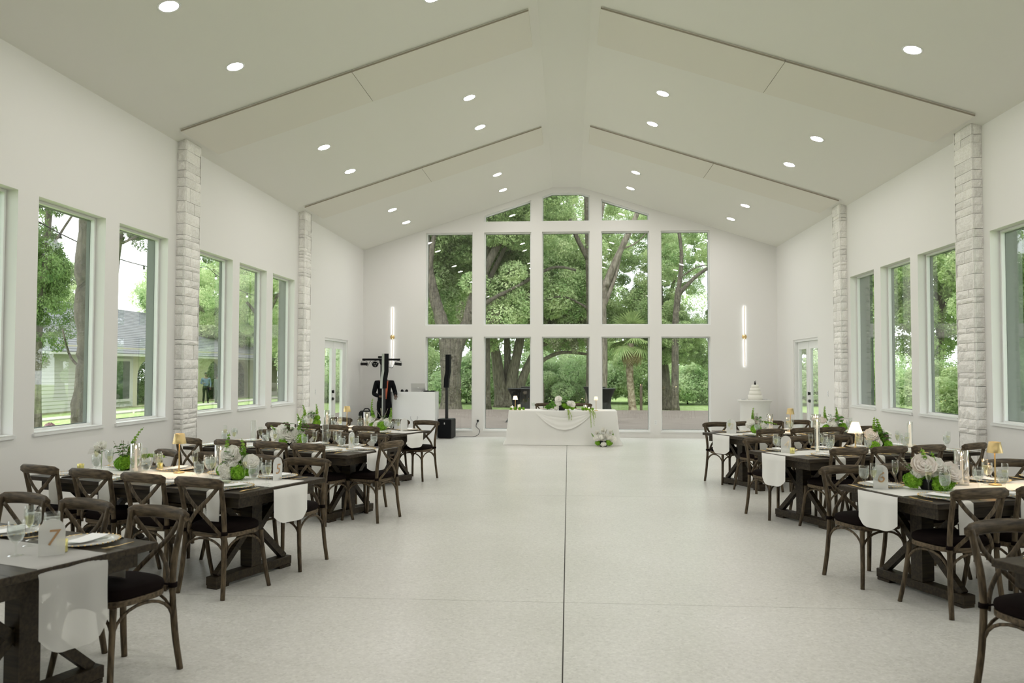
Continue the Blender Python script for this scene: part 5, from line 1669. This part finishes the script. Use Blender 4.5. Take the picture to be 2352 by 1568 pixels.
# ------------------------------------------------------------------ trees
def leaf_cloud(name, seed, n, blobs, R3, br, size, m, flat=.75, gap=0.0):
    """leaves gathered in clumps; blobs spread through an ellipsoid"""
    g = np.random.default_rng(seed)
    d = g.normal(size=(blobs, 3)); d /= np.linalg.norm(d, axis=1)[:, None]
    rad = g.uniform(.25, 1.0, blobs) ** .6
    c = d * rad[:, None] * np.array(R3)
    idx = g.integers(0, blobs, n)
    d2 = g.normal(size=(n, 3)); d2 /= np.linalg.norm(d2, axis=1)[:, None]
    bs = (br * g.uniform(.6, 1.3, blobs))[idx]
    p = c[idx] + d2 * (bs * g.uniform(.45, 1.0, n) ** .5)[:, None] * np.array([1, 1, flat])
    nr = d2 * .5 + g.normal(size=(n, 3)) * .6 + np.array([0, 0, .5])
    nr /= np.linalg.norm(nr, axis=1)[:, None]
    a = np.cross(nr, g.normal(size=(n, 3))); a /= np.linalg.norm(a, axis=1)[:, None]
    b = np.cross(nr, a)
    s = (size * g.uniform(.6, 1.35, n))[:, None]
    q = np.stack([p - a * s, p - b * s * .42, p + a * s, p + b * s * .42], axis=1).reshape(-1, 3)
    me = bpy.data.meshes.new(name)
    me.vertices.add(4 * n); me.loops.add(4 * n); me.polygons.add(n)
    me.vertices.foreach_set('co', q.ravel())
    me.loops.foreach_set('vertex_index', np.arange(4 * n, dtype=np.int32))
    me.polygons.foreach_set('loop_start', np.arange(0, 4 * n, 4, dtype=np.int32))
    me.polygons.foreach_set('loop_total', np.full(n, 4, dtype=np.int32))
    me.materials.append(m)
    me.update(calc_edges=True)
    return me
CR = [leaf_cloud('crown', 1, 66000, 80, (4.6, 4.2, 3.6), .95, .088, M['oak']), leaf_cloud('crown', 2, 56000, 60, (4.4, 4.0, 4.0), .92, .088, M['oak']),
      leaf_cloud('crown', 3, 56000, 62, (4.5, 4.0, 3.6), .95, .090, M['oakl']), leaf_cloud('crown', 4, 38000, 44, (4.4, 4.0, 3.8), .85, .085, M['oakl'])]
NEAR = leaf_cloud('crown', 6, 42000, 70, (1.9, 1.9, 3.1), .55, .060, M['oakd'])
BU = [leaf_cloud('foliage', 7, 32000, 36, (2.6, 2.0, 1.5), .85, .075, M['bush']), leaf_cloud('foliage', 8, 28000, 30, (2.3, 2.0, 1.9), .8, .075, M['oakl'])]
MOSS = leaf_cloud('moss', 9, 6000, 40, (3.0, 2.6, 1.6), .35, .12, M['moss'], 2.2)
def trunk_mb(P, r0, r1, wob=.06, seed=1, n=12, fl=.35):
    r_ = random.Random(seed)
    Q = smooth_pts(P, 5)
    N = len(Q)
    rr_ = [(r0 + (r1 - r0) * (i / (N - 1)) ** .8) * (1 + fl * math.exp(-i * 1.1)) * (1 + r_.uniform(-wob, wob)) for i in range(N)]
    return MB().tube(Q, rr_, n)
def tree(label, x, y, trunks, branches, crowns, bark='bark', z=-.32, name='oak_tree', group=None, moss=()):
    t = thing(name, label, 'tree', (x, y, z), 0, group)
    for k, (P, a, b) in enumerate(trunks):
        obj('trunk', trunk_mb(P, a, b, .05, k), M[bark], t)
    for k, (P, a, b) in enumerate(branches):
        obj('branch', trunk_mb(P, a, b, .08, k + 5, 10, 0), M[bark], t)
    for c, cx, cy, cz, s, rz in crowns:
        o = link('foliage', CR[c], t, (cx, cy, cz), (0, 0, rz), s); o['kind'] = 'stuff'
    for mx_, my, mz, s in moss:
        o = link('hanging_moss', MOSS, t, (mx_, my, mz), (0, 0, mx_), s); o['kind'] = 'stuff'
    return t
def pos(px, d): # photo column and depth to world x
    return -0.02 + (px - 1305) / 1861 * d
# 1 the big forked oak
tree('massive forked oak trunk filling the leftmost far windows', pos(1037, 37), 37, [([(0, 0, 0), (.03, 0, 1.2), (-.05, 0, 2.4), (.0, 0, 3.2), (.05, 0, 3.7)], .50, .40)],
     [([(-.05, 0, 1.9), (-.22, 0, 3.2), (-.5, 0, 4.4), (-.95, 0, 6.0), (-1.25, .1, 8.2), (-1.4, .3, 11)], .40, .18), ([(.05, 0, 1.9), (.32, 0, 3.1), (.75, .1, 4.2), (1.1, .2, 5.6), (1.9, .5, 7.4), (3.2, 1, 10)], .38, .14),
      ([(-1.05, 0, 6.2), (-.9, 0, 7.6), (-.5, .2, 10)], .2, .08), ([(.9, 0, 4.6), (2.0, .2, 5.3), (3.3, .5, 6.0)], .16, .05)],
     [(0, -1.5, 3.0, 9.5, .9, 0), (3, 1.8, 3.5, 6.6, .9, 1), (2, -3.5, 2.5, 5.4, .7, 2), (0, 2.8, .5, 10.5, .7, 3)], moss=((1.5, 2, 4.6, .6),))
# 2 straight trunk beside the second windows
tree('straight dark oak trunk at the left edge of the second far windows', pos(1116, 39), 39, [([(0, 0, 0), (.02, 0, 3), (-.05, 0, 6), (.2, 0, 10)], .27, .2)],
     [([(.05, 0, 6), (.9, .1, 7.8), (1.9, .3, 9.8)], .14, .06), ([(0, 0, 5), (1.4, 0, 5.9), (3.2, .1, 6.9), (4.4, .2, 6.8)], .13, .05)],
     [(1, .5, 1.5, 10.2, .7, 1), (1, 1.0, 2.5, 6.4, .55, 4)])
# 3 many-stemmed oak
tree('pale many-stemmed oak spreading behind the black cocktail tables', pos(1172, 43), 43,
     [([(-.35, 0, 0), (-.55, 0, 1.6), (-.8, 0, 3.2), (-1.5, .1, 5)], .42, .18), ([(.05, 0, 0), (.15, 0, 1.5), (.5, 0, 3.2), (.9, .2, 5.4)], .40, .18),
      ([(.3, .1, 0), (.75, 0, 1.6), (1.5, 0, 3.2), (2.4, .1, 4.8)], .30, .12), ([(-.1, .3, 0), (-.1, .3, 2), (-.2, .4, 4.5)], .3, .14)],
     [([(.9, 0, 1.9), (1.8, 0, 2.5), (2.8, 0, 2.9), (4.2, 0, 2.8)], .15, .07), ([(1.5, 0, 3.2), (3.2, 0, 3.8), (5.5, 0, 4.2)], .14, .05), ([(-.8, 0, 3.2), (-.2, 0, 4.6), (.6, 0, 6.4)], .14, .05)],
     [(2, 1.6, 1.5, 6.6, .72, 0), (3, 4.6, 0.5, 6.2, .8, 2), (1, -1.5, 3, 9, .9, 1)], 'barkl', moss=((.8, -.6, 5.0, .8), (3.5, 0, 4.2, .7)))
# 4 tree behind the centre-right mullion
tree('dark trunk right of the centre far window', pos(1354, 40), 40, [([(0, 0, 0), (.05, 0, 3.5), (0, 0, 7), (-.1, 0, 11)], .16, .12)],
     [([(0, 0, 7.4), (-.9, 0, 9.4), (-1.1, .2, 12)], .13, .07), ([(0, 0, 5), (-1.3, 0, 5.6), (-2.7, 0, 5.2)], .07, .03)],
     [(3, -1.8, 2.5, 8.6, .8, 2), (2, -.8, 3.5, 5.2, .6, 5)])
tree('leaning bare oak limb crossing the fourth far windows', pos(1386, 38.5), 38.5, [([(0, 0, 0), (.05, 0, 2.5), (0.0, 0, 5.2), (.15, 0, 6.2)], .2, .19)],
     [([(.12, 0, 5.9), (.7, 0, 7.3), (1.4, 0, 8.8), (2.2, .1, 10.8)], .19, .11), ([(.05, 0, 5.0), (.6, .1, 6.4), (1.0, .2, 8.2)], .14, .07), ([(.9, 0, 7.7), (1.6, 0, 8.0), (2.2, 0, 8.6)], .05, .02), ([(0, 0, 5.6), (-.2, 0, 8), (.2, 0, 10.6)], .12, .06)],
     [(3, 2.9, 3.2, 8.0, .5, 1), (3, -.4, 4.5, 10.8, .6, 3)], 'barkl')
tree('pale snag trunk with an orange scar behind the centre top window', pos(1330, 47), 47, [([(.9, 0, 0), (.75, 0, 5), (.3, 0, 8.6), (-.35, 0, 11.4), (-.5, 0, 13)], .24, .12)],
     [([(.1, 0, 9.6), (.35, 0, 11.2), (.45, 0, 12.6)], .10, .05), ([(-.2, 0, 10.6), (-1.3, 0, 11.2), (-2.3, 0, 10.4), (-3, 0, 9.9)], .10, .03)],
     [(3, -2.2, 3, 10.8, .62, 1)], 'barkl')
# 5 right-hand trees
tree('slender oak with forked limbs behind the rightmost far windows', pos(1549, 39), 39, [([(0, 0, 0), (.02, 0, 2), (0.05, 0, 4.2), (.2, 0, 5.9)], .19, .15)],
     [([(.18, 0, 5.7), (.35, 0, 7.4), (.1, 0, 9.2), (-.5, 0, 11)], .12, .05), ([(.2, 0, 5.6), (1.1, 0, 6.5), (2.2, 0, 7.2), (3.5, .1, 8.0)], .12, .05), ([(.1, 0, 9.0), (.7, 0, 10), (1.5, 0, 10.8)], .05, .02), ([(.3, 0, 6.4), (1.1, 0, 6.9), (2, 0, 7.0)], .04, .02)],
     [(0, -.2, 1.2, 4.0, .42, 0), (3, 0.2, 2.2, 7.0, .42, 2), (3, 1.0, 1.5, 9.6, .6, 3), (1, 1.8, 2.6, 3.6, .4, 4)])
tree('broad grey oak trunk left of the slender oak', pos(1529, 41), 41, [([(0, 0, 0), (-.1, 0, 1.5), (-.3, 0, 4), (-.4, 0, 8)], .38, .2)], [([(-.3, 0, 4), (.3, 0, 6), (.8, .2, 8)], .14, .06)],
     [(3, -1.4, 1.8, 8.6, .55, 0), (0, -1.0, 1.6, 5.0, .42, 3)])
# palm
pt = thing('palm_tree', 'short fan palm with a shaggy trunk on the lawn', 'tree', (pos(1450, 39), 39, -.32))
obj('trunk', trunk_mb([(.10, 0, 0), (.02, 0, .8), (-.05, 0, 1.9), (0, 0, 3.25)], .19, .16, .09, 3), M['palmbark'], pt)
def frond_mesh(seed, m, droop):
    r_ = random.Random(seed); mb = MB()
    mb.tube([(0, 0, 0), (.35, 0, .12), (.62, 0, .12)], [.018, .012, .009], 5)
    for k in range(21):
        a = math.radians(-105 + k * 10.5)
        L = .62 * r_.uniform(.85, 1.05) * (1 - .18 * abs(k - 10) / 10)
        d = Vector((math.cos(a), math.sin(a), 0)); s = Vector((-d.y, d.x, 0))
        p = Vector((.60, 0, .12))
        v = []
        for u, w in ((0, .012), (.45, .024), (.8, .014), (1, .002)):
            q = p + d * L * u + Vector((0, 0, .05 * u - droop * u * u))
            v += [q - s * w, q + s * w]
        mb.add(v, [(2 * i, 2 * i + 1, 2 * i + 3, 2 * i + 2) for i in range(3)])
    return mb.mesh('frond', m)
FG = [frond_mesh(k, M['palm'], .12 + .1 * k) for k in range(3)]
FD = frond_mesh(9, M['palmd'], .35)
r_ = random.Random(5)
for k in range(44):
    el = math.radians(r_.uniform(-35, 80)); a = k * 2.4
    link('frond', FG[k % 3], pt, (0, 0, 3.35), (0, -el, a), r_.uniform(1.05, 1.35))
for k in range(14):
    link('dry_frond', FD, pt, (0, 0, 3.2), (0, math.radians(r_.uniform(50, 78)), k * 2.4 + .5), r_.uniform(.8, 1))

# near oak outside the left windows, its trunk along the right side of the window
def near_tree(label, x, y, crowns, trunks, branches, bark='bark'):
    t = thing('oak_tree', label, 'tree', (x, y, -.32))
    for k, (P, a, b) in enumerate(trunks): obj('trunk', trunk_mb(P, a, b, .13, k, 14), M[bark], t)
    for k, (P, a, b) in enumerate(branches): obj('branch', trunk_mb(P, a, b, .08, k, 8, 0), M[bark], t)
    for cx, cy, cz, s, rz in crowns:
        o = link('foliage', NEAR, t, (cx, cy, cz), (0, 0, rz), s); o['kind'] = 'stuff'
    return t
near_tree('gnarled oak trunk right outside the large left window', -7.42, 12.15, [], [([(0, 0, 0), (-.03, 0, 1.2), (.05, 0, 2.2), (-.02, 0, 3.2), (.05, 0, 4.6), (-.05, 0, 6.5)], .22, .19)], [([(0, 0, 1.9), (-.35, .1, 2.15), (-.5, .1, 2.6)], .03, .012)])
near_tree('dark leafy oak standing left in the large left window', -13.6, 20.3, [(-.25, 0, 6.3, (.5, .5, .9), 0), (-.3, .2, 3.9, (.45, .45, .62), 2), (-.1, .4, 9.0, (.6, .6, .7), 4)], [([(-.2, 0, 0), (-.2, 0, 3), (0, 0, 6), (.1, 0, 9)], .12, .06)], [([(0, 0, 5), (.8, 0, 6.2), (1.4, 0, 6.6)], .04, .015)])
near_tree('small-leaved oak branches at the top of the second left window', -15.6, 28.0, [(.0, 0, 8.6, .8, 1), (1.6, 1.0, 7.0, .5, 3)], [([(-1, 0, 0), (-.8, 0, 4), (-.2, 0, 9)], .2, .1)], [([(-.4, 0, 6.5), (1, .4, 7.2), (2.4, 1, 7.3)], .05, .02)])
tree('oak with a dark trunk outside the third left windows', -14.9, 38.5, [([(0, 0, 0), (0, 0, 3), (.1, 0, 7)], .22, .16)], [([(0, 0, 4), (1, 0, 6), (1.6, 0, 8)], .09, .04), ([(0, 0, 4.4), (-1.4, 0, 6), (-2.6, 0, 7)], .09, .04)],
     [(3, 0, 0, 7.2, .75, 0), (3, .3, 1.0, 4.6, .42, 1)])
# trees beyond the house and to the sides, and the wood behind the lawn
k = 0
r_ = random.Random(11)
for x, y, s, c in ((-27, 58, 1.0, 2), (-31, 66, 1.1, 2), (-25, 70, 1.15, 2), (-36, 52, .95, 2), (-20, 62, 1.0, 3), (-38, 40, .8, 3), (-17.5, 54, .8, 2)):
    tree('light green tree beyond the white house', x, y, [([(0, 0, 0), (.1, 0, 3), (0, 0, 7)], .3, .2)], [([(0, 0, 4), (1, 0, 6), (2, 0, 8)], .1, .04)], [(c, 0, 0, 6.6 * s, s * 1.05, x), (c, .5, 1, 4.0 * s, .7 * s, y)], group='light green trees beyond the house')
for x, y, s, c in ((-12, 56, 1.2, 2), (-7.5, 62, 1.2, 3), (-2.5, 60, 1.0, 3), (14, 55, .9, 3), (18, 60, 1.2, 2), (-16, 66, 1.3, 1), (22, 50, 1.2, 1)):
    tree('tall leafy tree in the wood behind the lawn', x, y, [([(0, 0, 0), (.2, 0, 4), (0, 0, 9)], .3, .18)], [([(0, 0, 5), (1.3, 0, 7.5), (2.4, 0, 10)], .12, .04)], [(c, 0, 0, 8.6 * s, 1.25 * s, x), (c, 1.0, .5, 5.2 * s, .9 * s, y)], group='tall trees in the wood behind the lawn')
for x, y, s, c, lb in ((11.4, 17.5, .62, 0, 'dark oak close outside the right windows, farthest'), (12.8, 22.5, .8, 1, 'oak beyond the right side windows, in the middle'), (9.9, 13.6, .5, 1, 'dark oak outside the right windows beside the stone column'),
                       (11.5, 10.9, .55, 2, 'oak with a pale limb outside the window at the right edge'), (18, 26, 1.0, 1, 'large oak in the yard right of the hall'), (17, 18, 1.0, 0, 'large oak behind the grill right of the hall'), (19, 33, 1.1, 2, 'light green oak far right of the hall')):
    tt = tree(lb, x, y, [([(0, 0, 0), (.05, 0, 3), (-.1, 0, 6), (0, 0, 8)], .26, .2)], [([(0, 0, 4), (1, .5, 5.5), (1.8, 1, 7)], .1, .04)], [(c, 0.6, .5, 7.0 * s + 1.6, s, x), (c, 1.2, 1.5, 4.6 * s, s * .8, y)])
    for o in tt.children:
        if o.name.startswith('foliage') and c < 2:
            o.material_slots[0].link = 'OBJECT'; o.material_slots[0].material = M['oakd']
for k, (x, y, s, c) in enumerate(((-13, 48, 1.1, 0), (-9.5, 48.5, 1.0, 1), (-6, 48, 1.1, 0), (-3, 49.5, 1.05, 0), (-.6, 48.5, .85, 0), (1.8, 49, 1.0, 0), (4.2, 48.5, 1.0, 1), (7, 48, 1.0, 0), (9.8, 48.5, 1.0, 0), (12.6, 48, 1.1, 0), (-16, 52, 1.2, 1), (16, 47, 1.2, 0),
                                   (13.5, 30, .7, 1), (15.5, 26.5, .8, 0), (12.6, 20.5, .55, 1), (10.6, 12.0, .5, 0), (14.2, 15.4, .8, 1), (-17, 70, 1.3, 0))):
    t = thing('bush', 'light green bush at the edge of the wood' if k < 12 or k == 17 else 'green bush in the yard outside the right windows', 'bush', (x, y, -.32), k * 1.3, 'bushes at the edge of the wood' if k < 12 or k == 17 else 'bushes outside the right windows')
    obj('stem', MB().tube([(0, 0, 0), (.1, 0, .8 * s), (.2, 0, 1.6 * s)], .05, 6), M['bark'], t)
    o = link('foliage', BU[c], t, (0, 0, 1.55 * s), None, (s * 1.1, s, s)); o['kind'] = 'stuff'
for x, y, s in ((1.0, 60, .9), (4.6, 62, .8), (8.3, 60, .95)):
    tree('low light green tree in the gap of the wood', x, y, [([(0, 0, 0), (.2, 0, 2.5), (0, 0, 5)], .25, .15)], [], [(3, 0, 0, 4.0 * s, 1.05 * s, x)], group='low light trees in the gap of the wood')
for k, (x, y, s) in enumerate(((-27.5, 46, 1.1), (-27.5, 51, 1.2), (-28, 57, 1.2), (-28, 63, 1.3), (-26.8, 41.5, 1.0), (-29.5, 70, 1.5))):
    t = thing('bush', 'green bush seen through the arches of the house', 'bush', (x, y, -.32), k * 1.3, 'bushes behind the arcade')
    obj('stem', MB().tube([(0, 0, 0), (.1, 0, .8 * s)], .05, 6), M['bark'], t)
    o = link('foliage', BU[0], t, (0, 0, 1.2 * s), None, s); o['kind'] = 'stuff'
# hydrangea shrub under the left window, and lawn path lights
t = thing('hydrangea_shrub', 'pink hydrangea shrub just outside the large left window', 'shrub', (-6.25, 9.72, -.32))
o = link('foliage', leaf_cloud('foliage', 20, 2600, 14, (.30, .30, .22), .13, .04, M['leafd']), t, (0, 0, 1.02)); o['kind'] = 'stuff'
obj('stem', MB().tube([(0, 0, 0), (0, 0, .9)], .02, 6), M['bark'], t)
PH = petal_ball(110, .07, .018, 0, 5, .9).mesh('flower_head', M['pinkf'])
for dx, dy, dz in ((-.05, -.30, 1.12), (.18, -.12, 1.16), (-.02, -.22, 1.26), (.2, -.30, 1.04)):
    link('flower_head', PH, t, (dx, dy, dz), (dx, dy, dz), .9)
t = thing('dark_shrub', 'small dark shrub outside the second left window', 'shrub', (-6.7, 12.0, -.32))
o = link('foliage', leaf_cloud('foliage', 21, 1500, 8, (.16, .16, .12), .09, .035, M['leafd']), t, (0, 0, .84)); o['kind'] = 'stuff'
obj('stem', MB().tube([(0, 0, 0), (0, 0, .8)], .02, 6), M['bark'], t)

# string lights outside
def string_lights(label, P, n, sag):
    t = thing('string_lights', label, 'string lights', P[0])
    a = Vector(P[0]); pts = []
    for p, q in zip(P, P[1:]):
        p = Vector(p); q = Vector(q)
        for i in range(n):
            u = i / n; r = p.lerp(q, u); r.z -= sag * 4 * u * (1 - u); pts.append(r - a)
    pts.append(Vector(P[-1]) - a)
    obj('cable', MB().tube(pts, .012, 5), M['black'], t)
    BM = MB().tube([(0, 0, 0), (0, 0, -.09)], .02, 6).mesh('socket', M['black'])
    GM = MB().ball((0, 0, -.13), .045, 8, 6).mesh('glass_bulb', M['card'])
    for r in pts[1::2]:
        o = link('bulb_socket', BM, t, r)
        link('glass_bulb', GM, o)
string_lights('string of bulbs over the deck behind the far windows', [(-7, 33, 3.4), (-1, 33, 3.3), (5.5, 33, 3.4), (9, 33, 3.6)], 10, .35)
string_lights('string of bulbs crossing the garden outside the left windows', [(-9, 13, 4.2), (-11, 24, 4.8), (-12.5, 34, 4.9), (-12.5, 42, 4.9)], 10, .4)
